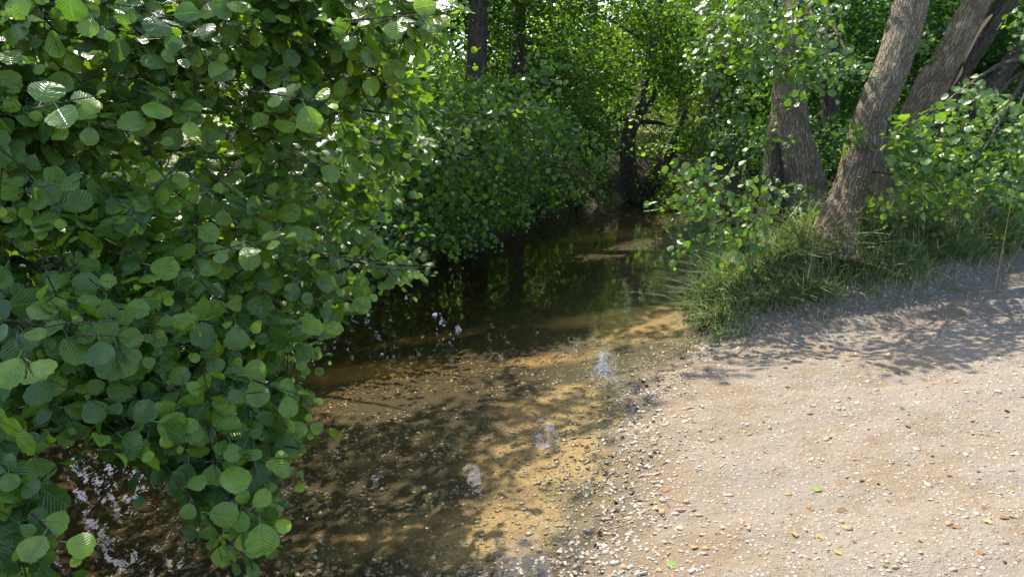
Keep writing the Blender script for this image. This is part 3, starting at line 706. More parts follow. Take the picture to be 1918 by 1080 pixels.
    for k, (pp, rr) in enumerate((([(1806, 118, 7.02), (1817, 85, 6.99), (1833, 55, 6.98), (1858, 28, 6.98)], [.004, .03, .035, .01]), ([(1800, 120, 6.98), (1808, 100, 6.94), (1814, 82, 6.95)], [.003, .016, .004]), ([(1782, 165, 6.95), (1797, 140, 6.93), (1803, 125, 6.95)], [.003, .018, .004]))):
        part_tube('wood_splinter', P3(pp), rr, M_split, t3, b, sides=5, n=8, rough=.2, seed=k)
    lv = Leaves(); tw = Acc()
    cl2 = lambda *a, **k: cluster(*a, lvx=lv, twx=tw, **k)
    cl2([(1670, 215), (1720, 225), (1740, 190), (1790, 160), (1850, 150), (1925, 170), (1960, 400), (1850, 360), (1760, 380), (1690, 360), (1665, 290)], 170, 4.9, 1.0, D0=(-.4, -.5, -.15), size=.068)
    cl2([(1660, 220), (1760, 240), (1800, 300), (1750, 350), (1680, 330)], 50, 4.9, .5, D0=(-.4, -.5, -.15), young=.4)
    cl2([(1880, 30), (1960, 10), (1960, 120), (1900, 90)], 14, 5.6, .6)
    cl2([(1800, 280), (1930, 250), (1930, 400), (1850, 390)], 50, 5.5, .8, tint=(0, .35), young=.1)
    C = np.stack([R.uniform(2.6, 7.5, 900), R.uniform(5.5, 11, 900), R.uniform(3.1, 7.5, 900)], -1)
    C = C[(fnoise(C, 1.5, 13) > -.25) & ~hits_lit(C) & ~inframe(C, 30)]  # unseen crown leaves, with gaps cut where sun should land
    up = Leaves(); clumps(C, (.45, .45, .26), 13, .085, up); up.keep(~hits_lit(up.cat()[0]))
    for e in ((1680, 250, 5.1), (1740, 340, 5.1), (1830, 300, 5.2), (1900, 220, 5.3), (1900, 60, 5.9)):
        B = at(*e); A = at(1960, 120, 7.2); part_tube('branch', [A, A * .6 + B * .4 + [0, 0, .2], A * .2 + B * .8 + [0, 0, .05], B], [.03, .02, .011, .003], M_twig, t3, b, sides=6, n=12, rough=.05)
    finish_plant(t3, b, lv, tw, 300, 16, LEAF_MD, M_leaf, variants='t3')
    tag(link('shade_foliage', up.mesh('shade_foliage', LEAF_LO, M_leaf_mid, b), t3), kind='stuff')

    # low alder at the water's edge
    b = at(1400, 470, 6.6); b[2] = height(b[0], b[1])
    s = thing('alder_shrub', 'low alder sapling hanging over the water edge in front of the right trunks', 'shrub', b)
    lv = Leaves(); tw = Acc()
    cl3 = lambda *a, **k: cluster(*a, lvx=lv, twx=tw, **k)
    cl3([(1250, 300), (1330, 290), (1420, 310), (1470, 340), (1440, 400), (1420, 440), (1350, 470), (1320, 440), (1270, 400), (1240, 390), (1290, 350)], 85, 5.1, .9, D0=(-.5, -.4, -.2))
    cl3([(1370, 450), (1420, 455), (1410, 500), (1375, 500)], 6, 5.0, .2, D0=(.1, -.2, -.8))
    cl3([(1250, 440), (1300, 440), (1290, 490), (1255, 480)], 6, 5.4, .2, D0=(-.3, -.2, -.6))
    cl3([(1230, 370), (1275, 375), (1270, 410), (1240, 400)], 6, 5.2, .2, D0=(-.6, -.2, -.2))
    cl3([(1440, 340), (1500, 330), (1520, 400), (1470, 420)], 14, 6.2, .4, tint=(0, .4))
    for e in ((1250, 385, 5.3), (1330, 320, 5.4), (1400, 470, 5.1), (1280, 460, 5.5), (1360, 420, 5.3), (1440, 330, 6.0)):
        B = at(*e); part_tube('branch', [b - [0, 0, .2], b * .7 + B * .3 + [0, 0, .35], b * .3 + B * .7 + [0, 0, .2], B], [.03, .02, .011, .003], M_twig, s, b, sides=6, n=14, rough=.05)
    finish_plant(s, b, lv, tw, 260, 14, LEAF_MD, M_leaf, variants='s')
right_trees()

# ------------------------------------------------------------------ woodland beyond
def wood_tree(px, py, d, label, trunk, radii, crowns, mat=M_bark_dark, extra=(), per=16, size=.10, tint=(0, .9), name='woodland_tree', cat='tree', group='trees beyond the stream', dens=2.4, sun=True, more=[]):
    crowns = list(crowns)
    if d < 13 and group == 'trees behind the right bank':
        crowns += [(px, -150, d + 1, 1.9, 1.5, 1.2, 110), (px - 50, -330, d + 1.5, 2.1, 1.5, 1.3, 110), (px + 60, -60, d + 2.5, 2.2, 1.2, 1.4, 110)]  # unseen upper lobes added to shade the wood behind the right bank
    if d > 13:
        q = d / 20.0
        crowns += [(px - 40, -150, d + 1, 2.4 * q, 2, 1.9 * q, 45), (px + 60, -330, d + 1.5, 2.6 * q, 2, 2.0 * q, 40), (px, -560, d + 1, 2.6 * q, 2, 2.2 * q, 30)]
    b = at(px, py, d); b[2] = height(b[0], b[1]) - .02
    root = thing(name, label, cat, b, group)
    pts = P3(trunk); pts[0] = np.array([pts[0][0], pts[0][1], height(pts[0][0], pts[0][1]) - .3]) if trunk[0][1] > 300 else pts[0]
    part_tube('trunk', pts, radii, mat, root, b, sides=14, n=46, rough=.06, flare=.2, seed=px * .1)
    for p, r in extra: part_tube('branch', P3(p), r, mat, root, b, sides=8, n=20, rough=.06, seed=px * .2)
    lv = Leaves()
    for (cx_, cy_, cd, rx, ry, rz, nc) in crowns + more:      # crown lobes: centre pixel+depth, radii in metres
        c = at(cx_, cy_, cd); nc = int(nc * dens)
        q = rnd(nc); q = unit(q) * (R.random(nc) ** .45)[:, None]; C = c + q * [rx, ry, rz]
        C = C[(fnoise(C, 1.1, px * .01) > -.35) & (C[:, 2] > height(C[:, 0], C[:, 1]) + .15)]
        if sun: C = C[~(hits_lit(C) & (~inframe(C, 10) | (R.random(len(C)) < .75))) & ~(sky_gap(C) & ~inframe(C, -10))]
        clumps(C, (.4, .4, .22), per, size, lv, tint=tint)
    q_ = lv.cat()[0]; lv.keep(~(hits_lit(q_) & (q_[:, 2] > 1.2) & (R.random(len(q_)) < .95)))
    lv.keep(~(sky_gap(lv.cat()[0]) & ~inframe(lv.cat()[0], 0)))
    tag(link('crown', lv.mesh('crown', LEAF_LO, M_leaf_far, b), root), kind='stuff')
    return root

wood_tree(893, 400, 9.2, 'dark mossy trunk rising behind the left bank shrub', [(885, 420, 9.2), (888, 260, 9.2), (893, 110, 9.3), (897, 0, 9.4), (900, -200, 9.6), (890, -500, 10)], [.2, .17, .14, .135, .12, .05],
          [(860, -40, 10.2, 1.6, 1.4, 1.2, 100), (760, -120, 10, 2.0, 1.5, 1.3, 110), (980, 30, 11.0, 1.0, 1.0, .9, 60)], size=.07, tint=(0, .6))
wood_tree(970, 400, 11.5, 'slender dark trunk right of the mossy trunk on the left bank', [(968, 410, 11.5), (966, 200, 11.5), (970, 90, 11.5), (975, -20, 11.6), (985, -250, 12)], [.15, .13, .12, .11, .05],
          [(1030, 90, 12.2, 1.2, 1.0, 1.1, 120), (960, 230, 12.4, 1.2, .9, 1.0, 90), (1000, -60, 12.4, 1.8, 1.2, .9, 110), (1090, 180, 13, 1.0, .9, .8, 80)], size=.065, tint=(0, .5))
wood_tree(1187, 380, 14.4, 'forked dark tree leaning over the far bend of the stream', [(1190, 390, 14.4), (1176, 300, 14.4), (1178, 255, 14.5), (1195, 205, 14.6), (1204, 160, 14.8), (1222, 90, 15), (1232, 20, 15.2), (1245, -60, 15.5)],
          [.24, .17, .15, .15, .12, .11, .10, .07],
          [(1150, 150, 15.5, 1.3, 1.2, .6, 90), (1240, 150, 15.2, 1.1, 1.0, .7, 80), (1120, 60, 16, 1.3, 1.2, .8, 80), (1300, 60, 16, 1.4, 1.2, .8, 90), (1260, 265, 13.6, .7, .7, .35, 60), (1200, 130, 13.4, .8, .5, .5, 50), (1090, 110, 13.6, .9, .6, .6, 60), (1010, 150, 13.2, .8, .6, .6, 60), (1150, 195, 13.2, .7, .5, .4, 60), (1235, 60, 13.4, .9, .6, .6, 60), (1095, 255, 12.8, .5, .5, .4, 45)],
          extra=[([(1192, 378, 14.3), (1222, 342, 14.1), (1250, 302, 14.0), (1262, 262, 13.9), (1285, 205, 13.8)], [.22, .19, .15, .10, .04]), ([(1194, 222, 14.6), (1160, 222, 14.5), (1125, 207, 14.4), (1095, 195, 14.4)], [.06, .05, .04, .01]),
                 ([(1196, 215, 14.6), (1220, 190, 14.7), (1232, 160, 14.8), (1250, 120, 15)], [.08, .06, .05, .02]), ([(1195, 228, 14.6), (1230, 230, 14.5), (1262, 238, 14.4)], [.05, .04, .02]), ([(1222, 90, 15), (1180, 60, 15.2), (1130, 30, 15.4)], [.05, .04, .01]), ([(1225, 70, 15), (1205, 20, 15.1), (1180, -20, 15.3)], [.06, .05, .03])], size=.075, tint=(.1, .8))
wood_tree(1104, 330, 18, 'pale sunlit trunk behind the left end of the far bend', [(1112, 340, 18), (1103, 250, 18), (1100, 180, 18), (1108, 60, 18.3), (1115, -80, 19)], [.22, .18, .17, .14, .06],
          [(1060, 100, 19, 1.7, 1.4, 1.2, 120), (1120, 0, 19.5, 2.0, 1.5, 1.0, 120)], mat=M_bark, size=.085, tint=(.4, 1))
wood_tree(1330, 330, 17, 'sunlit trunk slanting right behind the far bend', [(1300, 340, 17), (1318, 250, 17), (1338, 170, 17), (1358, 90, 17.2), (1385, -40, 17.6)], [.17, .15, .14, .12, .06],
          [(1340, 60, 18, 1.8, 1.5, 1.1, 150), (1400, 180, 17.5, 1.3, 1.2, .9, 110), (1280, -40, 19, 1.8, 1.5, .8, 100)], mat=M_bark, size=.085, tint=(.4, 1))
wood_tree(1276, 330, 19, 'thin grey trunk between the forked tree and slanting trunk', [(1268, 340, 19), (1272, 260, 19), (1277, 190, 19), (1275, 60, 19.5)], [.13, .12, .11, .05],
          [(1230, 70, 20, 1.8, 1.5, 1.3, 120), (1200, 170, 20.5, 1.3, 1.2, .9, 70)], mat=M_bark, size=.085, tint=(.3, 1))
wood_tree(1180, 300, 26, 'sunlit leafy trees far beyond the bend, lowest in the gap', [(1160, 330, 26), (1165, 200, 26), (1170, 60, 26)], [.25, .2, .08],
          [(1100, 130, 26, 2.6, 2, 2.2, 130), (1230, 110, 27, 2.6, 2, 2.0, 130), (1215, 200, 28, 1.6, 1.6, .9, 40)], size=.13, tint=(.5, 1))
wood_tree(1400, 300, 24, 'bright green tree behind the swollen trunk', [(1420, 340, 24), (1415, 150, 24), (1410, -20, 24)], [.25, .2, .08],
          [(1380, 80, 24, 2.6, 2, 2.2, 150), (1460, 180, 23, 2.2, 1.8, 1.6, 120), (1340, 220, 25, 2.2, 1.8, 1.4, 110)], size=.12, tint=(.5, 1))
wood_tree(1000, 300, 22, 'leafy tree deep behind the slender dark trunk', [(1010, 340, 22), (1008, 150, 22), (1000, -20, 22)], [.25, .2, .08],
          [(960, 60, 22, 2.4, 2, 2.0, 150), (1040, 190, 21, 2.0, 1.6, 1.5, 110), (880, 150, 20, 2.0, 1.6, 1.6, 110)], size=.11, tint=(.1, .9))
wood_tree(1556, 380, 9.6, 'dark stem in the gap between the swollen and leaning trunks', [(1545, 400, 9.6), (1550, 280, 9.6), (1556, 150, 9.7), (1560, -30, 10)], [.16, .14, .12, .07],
          [(1560, 60, 10.4, 1.2, 1.0, .9, 130), (1600, 200, 11, 1.3, .9, .9, 110), (1500, 250, 11.5, 1.2, .9, .8, 90)], size=.07, tint=(0, .12), group='trees behind the right bank')  # leaf tint lowered to paint shade, here and on the next two trees
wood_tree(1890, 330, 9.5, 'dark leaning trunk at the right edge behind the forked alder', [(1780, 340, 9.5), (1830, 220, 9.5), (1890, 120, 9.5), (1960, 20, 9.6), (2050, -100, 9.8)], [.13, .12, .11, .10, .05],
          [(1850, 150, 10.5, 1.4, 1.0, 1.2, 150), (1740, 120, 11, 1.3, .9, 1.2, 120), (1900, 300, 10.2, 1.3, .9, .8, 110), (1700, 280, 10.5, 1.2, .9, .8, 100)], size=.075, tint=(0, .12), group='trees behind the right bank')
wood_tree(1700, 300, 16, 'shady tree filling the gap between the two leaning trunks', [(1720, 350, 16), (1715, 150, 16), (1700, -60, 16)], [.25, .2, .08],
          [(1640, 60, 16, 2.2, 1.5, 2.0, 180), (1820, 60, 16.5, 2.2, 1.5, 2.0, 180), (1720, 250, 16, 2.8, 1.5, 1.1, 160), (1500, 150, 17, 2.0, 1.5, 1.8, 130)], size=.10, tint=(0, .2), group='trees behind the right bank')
wood_tree(300, 400, 9.5, 'leafy tree behind the near shrub, seen through its gaps', [(280, 420, 9.5), (290, 200, 9.5), (300, -100, 9.8)], [.16, .14, .06],
          [(200, 30, 9.8, 1.8, 1.2, 1.3, 110), (420, 60, 10, 1.8, 1.2, 1.2, 100), (560, 200, 10.2, 1.4, 1.0, 1.3, 80)], size=.08, tint=(.2, .9), group='trees on the left bank')

for px_, d_, lab in ((470, 13, 'tall leafy tree rising behind the near alder shrub'), (640, 14.5, 'tall leafy tree on the left bank behind the dark shrub'), (780, 16, 'tall shady tree behind the mossy trunk on the left bank'), (180, 12, 'tall leafy tree behind the upper boughs at the left edge')):
    wood_tree(px_, 330, d_, lab, [(px_, 400, d_), (px_ + 5, 100, d_), (px_ - 5, -300, d_ + .3)], [.2, .16, .06],
              [(px_, -60, d_, 1.8, 1.5, 1.5, 80), (px_ - 60, 120, d_ + .5, 1.5, 1.2, 1.2, 35), (px_ + 60, -200, d_, 1.9, 1.5, 1.5, 80), (px_ - 40, -420, d_, 1.9, 1.5, 1.6, 80), (px_ + 20, -650, d_, 1.9, 1.5, 1.6, 70)], size=.1, tint=(.1, .8), group='trees on the left bank')
# wall of trees at the back of the wood
for k, (px_, d_, lab) in enumerate([(760, 30, 'tall tree at the back of the wood behind the mossy trunk'), (930, 33, 'tall tree at the back of the wood above the left bank'), (1060, 36, 'tall tree at the back of the wood left of the bend'),
                              (1190, 40, 'tall pale green tree at the very back above the bend'), (1320, 36, 'tall tree at the back of the wood right of the bend'), (1450, 33, 'tall tree at the back behind the swollen trunk'),
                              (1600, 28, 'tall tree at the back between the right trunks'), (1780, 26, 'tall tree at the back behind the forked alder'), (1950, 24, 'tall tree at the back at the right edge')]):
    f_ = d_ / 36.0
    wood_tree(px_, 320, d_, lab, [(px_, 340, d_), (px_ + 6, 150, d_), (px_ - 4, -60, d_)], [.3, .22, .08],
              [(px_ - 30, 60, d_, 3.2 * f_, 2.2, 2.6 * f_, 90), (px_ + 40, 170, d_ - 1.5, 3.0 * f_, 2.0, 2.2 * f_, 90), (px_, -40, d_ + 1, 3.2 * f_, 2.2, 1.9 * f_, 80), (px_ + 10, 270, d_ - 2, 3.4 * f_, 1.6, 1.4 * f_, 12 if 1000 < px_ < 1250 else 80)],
              size=.22, tint=(.55, 1) if 1000 < px_ < 1500 else (0, .5), per=15, dens=2.4, mat=M_bark_dark)  # yellow tints paint sun in the middle, dark ones shade at the sides

# understory shrubs along the banks
def bush(px, py, d, r, nc, label, size=.07, tint=(0, .7), per=16, name='undergrowth_shrub'):
    b = at(px, py, d); b[2] = height(b[0], b[1])
    root = thing(name, label, 'shrub', b, 'shrubs along the far banks')
    q = unit(rnd(nc)) * (R.random(nc) ** .5)[:, None]; C = b + [0, 0, r[2] * .8] + q * np.array(r)
    C = C[C[:, 2] > np.maximum(height(C[:, 0], C[:, 1]), 0) + .04]
    lv = Leaves(); clumps(C, (.3, .3, .18), per, size, lv, face=(0, -.3, .85), tint=tint)
    tag(link('foliage', lv.mesh('foliage', LEAF_LO, M_leaf_far, b), root), kind='stuff')
    for k in range(4):
        e = b + np.array(r) * [R.uniform(-.7, .7), R.uniform(-.7, .7), R.uniform(.8, 1.4)]
        part_tube('stem', [b - [0, 0, .15], b * .5 + e * .5 + [0, 0, .1], e], [.025, .016, .005], M_bark_dark, root, b, sides=5, n=8)
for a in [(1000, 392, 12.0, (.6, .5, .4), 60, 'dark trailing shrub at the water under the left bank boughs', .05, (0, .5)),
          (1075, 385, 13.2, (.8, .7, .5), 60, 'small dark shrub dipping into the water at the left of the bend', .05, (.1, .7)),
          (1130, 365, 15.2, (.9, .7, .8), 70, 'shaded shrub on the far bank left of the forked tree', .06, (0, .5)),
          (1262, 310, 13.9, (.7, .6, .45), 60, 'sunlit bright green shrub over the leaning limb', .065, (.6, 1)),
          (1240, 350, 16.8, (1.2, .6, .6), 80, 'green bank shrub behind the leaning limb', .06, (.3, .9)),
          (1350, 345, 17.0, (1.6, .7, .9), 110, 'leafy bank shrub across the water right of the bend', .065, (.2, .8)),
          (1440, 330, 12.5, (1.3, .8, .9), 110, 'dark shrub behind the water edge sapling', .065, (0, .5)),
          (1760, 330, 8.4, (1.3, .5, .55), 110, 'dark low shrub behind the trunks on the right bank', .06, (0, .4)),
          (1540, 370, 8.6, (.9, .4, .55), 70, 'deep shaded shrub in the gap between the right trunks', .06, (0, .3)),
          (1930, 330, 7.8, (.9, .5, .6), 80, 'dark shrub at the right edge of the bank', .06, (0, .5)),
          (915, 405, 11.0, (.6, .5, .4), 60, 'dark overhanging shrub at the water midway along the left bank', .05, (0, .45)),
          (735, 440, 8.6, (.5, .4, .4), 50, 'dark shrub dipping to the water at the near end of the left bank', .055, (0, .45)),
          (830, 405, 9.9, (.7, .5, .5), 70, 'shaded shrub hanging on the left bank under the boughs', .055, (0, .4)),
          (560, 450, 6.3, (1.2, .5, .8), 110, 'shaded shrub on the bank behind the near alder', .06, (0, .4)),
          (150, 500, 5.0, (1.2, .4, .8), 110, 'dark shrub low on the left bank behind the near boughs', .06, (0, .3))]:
    bush(*a)

# ------------------------------------------------------------------ grass on the right bank
def blades(n, X, Y, H, lean, width, tint, zoff=-.01):
    m = 5; t = np.linspace(0, 1, m)
    base = np.stack([X, Y, np.maximum(height(X, Y), -.12) + zoff], -1)
    ld = np.concatenate([lean + .55 * rnd(n, 2), np.zeros((n, 1))], 1); b = R.uniform(.35, 1.15, n)
    side = unit(np.stack([-ld[:, 1], ld[:, 0], 0 * b], -1) + .3 * rnd(n))
    C = base[:, None] + ld[:, None] * (H[:, None] * b[:, None] * t ** 1.8)[..., None] + np.array([0, 0, 1.0]) * (H[:, None] * (t - .42 * np.minimum(b, 1)[:, None] * t ** 2.4))[..., None]
    wd = width[:, None] * (1 - t ** 1.6 * .97)
    V = np.concatenate([C - side[:, None] * wd[..., None], C + side[:, None] * wd[..., None]], 1)
    i = np.arange(n)[:, None] * (2 * m); j = np.arange(m - 1)[None]
    Q = np.stack([i + j, i + j + 1, i + m + j + 1, i + m + j], -1).reshape(-1, 4)
    A = np.repeat(np.stack([0 * tint, 0 * tint, tint], -1)[:, None], 2 * m, 1)
    return V.reshape(-1, 3), Q, A.reshape(-1, 3)
gacc = Acc()
nt_ = 430; tx = R.uniform(1.62, 6.5, nt_); ty = grassline(tx) + np.abs(R.normal(size=nt_)) * .6 - .02
k_ = R.integers(18, 60, nt_); th = R.uniform(.6, 1.3, nt_) * (.75 + .35 * smooth(0, .8, ty - grassline(tx))); tl_ = np.array([-.5, -.65]) + .45 * rnd(nt_, 2); tt_ = R.beta(2, 2.5, nt_) * .75
X = np.repeat(tx, k_); Y = np.repeat(ty, k_); n = len(X); off = rnd(n, 2) * .055
X = X + off[:, 0]; Y = Y + off[:, 1]
V_, Q_, A_ = blades(n, X, Y, .31 * np.repeat(th, k_) * R.uniform(.4, 1.3, n), np.repeat(tl_, k_, 0) + off * 6, R.uniform(.0034, .0075, n), np.clip(np.repeat(tt_, k_) + .16 * R.normal(size=n) + .45 * (R.random(n) < .13), 0, 1))
gacc.add(V_, [Q_], A_)
n = 2600          # short dry fringe lying out over the gravel
X = R.uniform(1.3, 6.5, n); Y = grassline(X) + R.normal(size=n) * .16 + .08 + .12 * fnoise(np.stack([X, 0 * X, 0 * X], -1), 5, 1)
g = fnoise(np.stack([X, Y, 0 * X], -1), 5.0, 4) > -.15; X, Y = X[g], Y[g]; n = len(X)
V_, Q_, A_ = blades(n, X, Y, R.uniform(.05, .16, n), np.array([-.5, -.8]), R.uniform(.002, .004, n), np.clip(R.beta(3, 2, n) * 1.05, 0, 1)); gacc.add(V_, [Q_], A_)
n = 5000          # reedy fringe at the water edge
Y = R.uniform(5.0, 12.5, n); X = np.interp(Y, YR, XR) + np.abs(R.normal(size=n)) * .16 + .16
V_, Q_, A_ = blades(n, X, Y, R.uniform(.08, .22, n), np.array([.1, -.4]), R.uniform(.0025, .0055, n), np.clip(R.beta(2, 3, n), 0, 1)); gacc.add(V_, [Q_], A_)
n = 5000          # sparse growth deeper on the bank
X = R.uniform(1.9, 9, n); Y = grassline(X) + R.uniform(.8, 4, n)
V_, Q_, A_ = blades(n, X, Y, R.uniform(.15, .4, n), np.array([-.2, -.4]), R.uniform(.0025, .0055, n), np.clip(R.beta(2, 3, n) * .8, 0, 1)); gacc.add(V_, [Q_], A_)
tag(link('grass', gacc.mesh('grass', M_grass)), 'long green grass leaning over the edge of the gravel beach', kind='stuff')
facc = Acc(); n = 10000       # meadow beyond the wood and left of the shrub
X = R.uniform(-22, 18, n); Y = R.uniform(6, 40, n); dr_, dl_ = dists(X, Y); g = (dl_ > 3.5); X, Y = X[g], Y[g]; n = len(X)
V_, Q_, A_ = blades(n, X, Y, R.uniform(.4, 1.0, n), np.array([.1, -.1]), R.uniform(.006, .014, n), np.clip(R.beta(3, 2, n), 0, 1)); facc.add(V_, [Q_], A_)
tag(link('meadow_grass', facc.mesh('meadow_grass', M_grass)), 'tall sunlit meadow grass beyond the left bank', kind='stuff')

# leafy weeds growing in the grass
for k, (px_, py_, d_, lab) in enumerate([(1480, 445, 6.3, 'small broad-leaved weed in the grass left of the leaning trunk'), (1440, 470, 6.1, 'broad-leaved weed by the water below the swollen trunk'), (1520, 430, 6.6, 'dark leafy weed between the two trunk bases'), (1650, 445, 6.0, 'leafy weed in the grass just right of the leaning trunk'),
                                      (1760, 430, 6.1, 'leafy weed in the grass under the forked alder'), (1860, 425, 6.4, 'leafy weed in the grass near the dry stalk'), (1380, 520, 5.9, 'small leafy weed in the grass nearest the water')]):
    b = at(px_, py_, d_); b[2] = height(b[0], b[1]); wd_ = thing('weed_plant', lab, 'plant', b, 'weeds on the grass bank')
    lv = Leaves(); tw = Acc(); m_ = 9; D_ = np.array([0, -.1, 1.0]) + .45 * rnd(m_)
    shoots(b + rnd(m_) * [.06, .06, 0], D_, R.uniform(.25, .45, m_), 6, .05, np.array([0, -.5, .8]), lv, tw, droop=.3, flat=.5, young=.4)
    finish_plant(wd_, b, lv, tw, 25, 10, LEAF_MD, M_leaf, variants='w')

# single dry stalk at the right edge of the beach
b = at(1885, 420, 5.6); b[2] = height(b[0], b[1])
st = thing('grass_stalk', 'tall dry straw-coloured grass stalk standing by the grass at the right edge', 'grass stalk', b)
part_tube('stem', [b - [0, 0, .03], at(1893, 380, 5.6), at(1900, 330, 5.62)], [.004, .003, .002], M_split, st, b, sides=5, n=10)

# ------------------------------------------------------------------ gravel and stones
def ico():
    t = (1 + 5 ** .5) / 2
    v = unit(np.array([(-1, t, 0), (1, t, 0), (-1, -t, 0), (1, -t, 0), (0, -1, t), (0, 1, t), (0, -1, -t), (0, 1, -t), (t, 0, -1), (t, 0, 1), (-t, 0, -1), (-t, 0, 1)], float))
    f = np.array([(0, 11, 5), (0, 5, 1), (0, 1, 7), (0, 7, 10), (0, 10, 11), (1, 5, 9), (5, 11, 4), (11, 10, 2), (10, 7, 6), (7, 1, 8), (3, 9, 4), (3, 4, 2), (3, 2, 6), (3, 6, 8), (3, 8, 9), (4, 9, 5), (2, 4, 11), (6, 2, 10), (8, 6, 7), (9, 8, 1)])
    return v, f
IV, IF = ico()
STONE = []
for k in range(6):
    r = np.random.default_rng(50 + k); STONE.append(IV * (1 + .22 * r.normal(size=(12, 1))) * [1, r.uniform(.6, .9), r.uniform(.35, .6)])

def stone_material():
    m, nt, out = newmat('flint_pebble'); n = N(nt)
    a = n('Attribute', attribute_name='luv').outputs['Vector']; t = n('SeparateXYZ', ins={0: a}).outputs[2]
    pos = n('NewGeometry').outputs['Position']
    col = n.crgb(t, [(0, (.09, .085, .08)), (.12, (.2, .19, .175)), (.3, (.36, .28, .18)), (.45, (.34, .17, .07)), (.55, (.36, .3, .22)), (.8, (.44, .385, .31)), (1, (.58, .53, .46))])
    col = n.mix(n.math('MULTIPLY', n.noise(pos, 90.0, 4, .7), .6), col, (.3, .24, .16))
    z = n('SeparateXYZ', ins={0: pos}).outputs[2]; wet = n.ramp(z, .03, .005)
    col = n.mix(n.math('MULTIPLY', wet, .55), col, n.mix(1.0, col, (.35, .3, .22), 'MULTIPLY'))
    p = n('BsdfPrincipled', ins={'Base Color': col, 'Roughness': n.mix(wet, (.8,) * 3, (.3,) * 3), 'Normal': n.bump(n.noise(pos, 160.0, 4), .5, .004)})
    nt.links.new(p.outputs[0], out.inputs[0]); return m
M_stone = stone_material()

def scatter_xy():
    xs, ys, ss = [], [], []
    # shoreline strip, dense
    n = 9000; y = 1.3 + 6.0 * R.random(n) ** 1.5; x = np.interp(y, YR, XR) + R.normal(size=n) * .2 + .12 + .15 * fnoise(np.stack([y, y, 0 * y], -1), 2.0)
    xs.append(x); ys.append(y); ss.append(R.lognormal(-5.0, .5, n))
    # beach
    n = 14000; y = 1.2 + 5.0 * R.random(n) ** 1.3; x = np.interp(y, YR, XR) + .1 + R.random(n) ** 1.1 * 5.0
    xs.append(x); ys.append(y); ss.append(R.lognormal(-5.15, .5, n))
    # shallow bed
    n = 10500; y = 1.3 + 4.8 * R.random(n) ** 1.3; x = np.interp(y, YR, XR) - R.random(n) ** .9 * 2.6
    xs.append(x); ys.append(y); ss.append(R.lognormal(-4.65, .42, n))
    n = 2200; x = R.uniform(1.4, 6.0, n); y = grassline(x) - np.abs(R.normal(size=n)) * .55 + .1
    xs.append(x); ys.append(y); ss.append(R.lognormal(-4.7, .5, n))
    x = np.concatenate(xs); y = np.concatenate(ys); s = np.clip(np.concatenate(ss), .0035, .023)
    p = np.stack([x, y, 0 * x], -1); dr_, dl_ = dists(x, y)
    keep = (fnoise(p, 2.3, 4) + .8 * fnoise(p, 6, 2) > -.55) & (y < grassline(x) + .3) & (dl_ < -.15)
    return x[keep], y[keep], s[keep]
sx_, sy_, ss_ = scatter_xy(); sz_ = height(sx_, sy_)
SPt = np.stack([sx_, sy_, sz_ + ss_ * .02], -1); ns = len(SPt)
ang = R.uniform(0, 2 * math.pi, ns); tl = R.normal(size=(ns, 2)) * .22
ca, sa = np.cos(ang), np.sin(ang); Mx = np.zeros((ns, 3, 3))
Mx[:, 0, 0] = ca; Mx[:, 0, 1] = -sa; Mx[:, 1, 0] = sa; Mx[:, 1, 1] = ca; Mx[:, 2, 2] = 1; Mx[:, 2, 0] = tl[:, 0]; Mx[:, 2, 1] = tl[:, 1]
stint = np.clip(R.beta(1.7, 1.5, ns), 0, 1); drs, _ = dists(sx_, sy_)
stint = np.where(drs < -.25, R.uniform(.05, .9, ns), stint)
px, py, d = project(SPt); okf = (d > .5) & (px > 10) & (px < 1908) & (py > 10) & (py < 1070)
big = np.argsort(-np.where(okf, ss_ / np.maximum(d, .3), 0))[:300]; isbig = np.zeros(ns, bool); isbig[big] = True
acc = Acc(); wh = np.arange(ns) % 6; tiny = ss_ < .0075
OV = np.array([(1, 0, 0), (-.9, .1, 0), (.1, .8, .1), (0, -.75, -.05), (.1, .05, .55), (0, 0, -.5)]); OF = np.array([(0, 2, 4), (2, 1, 4), (1, 3, 4), (3, 0, 4), (2, 0, 5), (1, 2, 5), (3, 1, 5), (0, 3, 5)])
ii = np.where(tiny & ~isbig)[0]
Vv = np.einsum('nij,vj->nvi', Mx[ii], OV) * ss_[ii, None, None] + SPt[ii, None]; Aa = np.zeros((len(ii), 6, 3)); Aa[..., 2] = stint[ii, None]
acc.add(Vv.reshape(-1, 3), [(OF[None] + (np.arange(len(ii)) * 6)[:, None, None]).reshape(-1, 3)], Aa.reshape(-1, 3))
for k in range(6):
    ii = np.where((wh == k) & ~isbig & ~tiny)[0]
    Vv = np.einsum('nij,vj->nvi', Mx[ii], STONE[k]) * ss_[ii, None, None] + SPt[ii, None]
    Ff = IF[None] + (np.arange(len(ii)) * 12)[:, None, None]
    Aa = np.zeros((len(ii), 12, 3)); Aa[..., 2] = stint[ii, None]
    acc.add(Vv.reshape(-1, 3), [Ff.reshape(-1, 3)], Aa.reshape(-1, 3))
tag(link('gravel', acc.mesh('gravel', M_stone)), 'pale and brown flint gravel along the shore, beach and stream bed', kind='stuff')
cache = {}
for i in big:
    k = int(i % 6); tb = int(min(7, stint[i] * 8))
    if (k, tb) not in cache:
        me = mesh_np('stone', STONE[k], [IF], M_stone, np.tile([0, 0, (tb + .5) / 8], (12, 1))); cache[(k, tb)] = me
    o = link('stone', cache[(k, tb)], ground); m = np.eye(4); m[:3, :3] = Mx[i] * ss_[i]; m[:3, 3] = SPt[i]; o.matrix_local = Matrix(m.tolist())

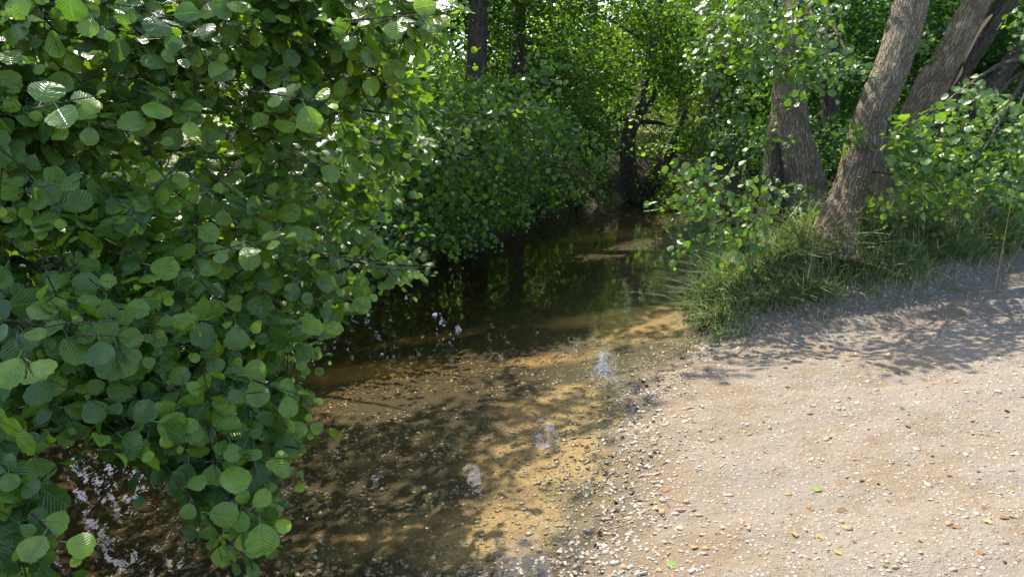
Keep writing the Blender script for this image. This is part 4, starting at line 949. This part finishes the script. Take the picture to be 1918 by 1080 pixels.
# ------------------------------------------------------------------ fallen leaves
M_wet = leaf_material('sodden_leaf', [(0, (.05, .033, .02)), (.6, (.12, .075, .038)), (1, (.24, .13, .06))], trans=.05, rough=.35, veins=False, tcol=(1, .9, .7))
dl2 = Leaves(); n = 330; y = 2.0 + 4.0 * R.random(n); x = np.interp(y, YR, XR) + R.normal(size=n) * .13 + .08 + .1 * fnoise(np.stack([y, y, 0 * y], -1), 3.0, 2)
g = fnoise(np.stack([x, y, 0 * y], -1), 2.2, 7) > -.1; x, y = x[g], y[g]; n = len(x)
dl2.add(np.stack([x, y, height(x, y) + .006], -1), frames(unit(rnd(n) * [1, 1, .1]), unit(np.array([0, 0, 1.0]) + .35 * rnd(n))), R.uniform(.01, .035, n), R.random(n))
tag(link('debris', dl2.mesh('debris', LEAF_LO, M_wet, np.zeros(3))), 'dark sodden leaf debris stranded along the waterline', kind='stuff')
FALL = [leaf_template(5, .08, c, k, 80 + s, petiole=True, wid=.4) for s, (c, k) in enumerate([(.25, .3), (.4, .2), (-.3, .4), (.2, -.3), (.5, .3)])]
names = [('brown curled fallen leaf lying on the gravel beach', 'brown leaves fallen on the beach', .12), ('rusty orange fallen leaf lying on the gravel beach', 'orange leaves fallen on the beach', .33), ('tan dry fallen leaf lying on the gravel beach', 'tan leaves fallen on the beach', .58), ('fresh green fallen leaf lying on the gravel beach', 'green leaves fallen on the beach', .97), ('yellowish fallen leaf lying on the gravel beach', 'yellow leaves fallen on the beach', .8)]
fm = {}
spots = [(1700, 798, 0), (1665, 938, 0), (1520, 955, 1), (1480, 962, 1), (1475, 925, 2), (1535, 1005, 2), (1790, 987, 1), (1845, 952, 0), (1880, 970, 0), (1850, 978, 4), (1755, 940, 4), (1725, 1012, 2), (1457, 792, 3), (1578, 800, 4), (1505, 820, 3), (1630, 788, 2), (1845, 872, 2), (1765, 834, 1), (1613, 900, 0), (1850, 815, 0),
         (1430, 790, 0), (1390, 925, 2), (1300, 1025, 2), (1570, 1035, 4), (1880, 1050, 0), (1895, 914, 3), (1530, 918, 3), (1662, 692, 3), (1690, 765, 0), (1460, 740, 2), (1590, 745, 0), (1300, 790, 1), (1220, 835, 1), (1180, 880, 2), (1257, 1058, 3), (1750, 720, 0), (1830, 735, 0), (1520, 760, 1), (1400, 700, 2), (1350, 820, 0), (1600, 860, 2), (1700, 870, 0), (1560, 720, 4), (1885, 770, 0), (1640, 830, 1), (1420, 860, 2)]
for (px, py, c) in spots + [(int(R.uniform(1230, 1915)), int(R.uniform(640, 1070)), int(R.integers(0, 3))) for _ in range(22)]:
    ray = at(px, py, 1.0) - [0, 0, CAMZ]; tt = CAMZ / -ray[2]
    for _ in range(6):
        g = np.array([0, 0, CAMZ]) + ray * tt; tt = (CAMZ - height(g[0], g[1])) / -ray[2]
    g = np.array([0, 0, CAMZ]) + ray * tt; k = int(R.integers(0, 5))
    if (k, c) not in fm:
        TV, TF, UV = FALL[k]; fm[(k, c)] = mesh_np('fallen_leaf', TV - [0, .5, TV[:, 2].min()], [TF], M_dry, np.concatenate([UV, np.full((len(TV), 1), names[c][2])], 1))
    o = link('fallen_leaf', fm[(k, c)]); o.location = (g[0], g[1], float(height(g[0], g[1])) + .002); s = R.uniform(.016, .042)
    o.scale = (s * R.uniform(.6, 1), s, s * R.uniform(.5, .8)); o.rotation_euler = (R.normal() * .15, R.normal() * .2, R.uniform(0, 6.28))
    tag(o, names[c][0], 'leaf', names[c][1])
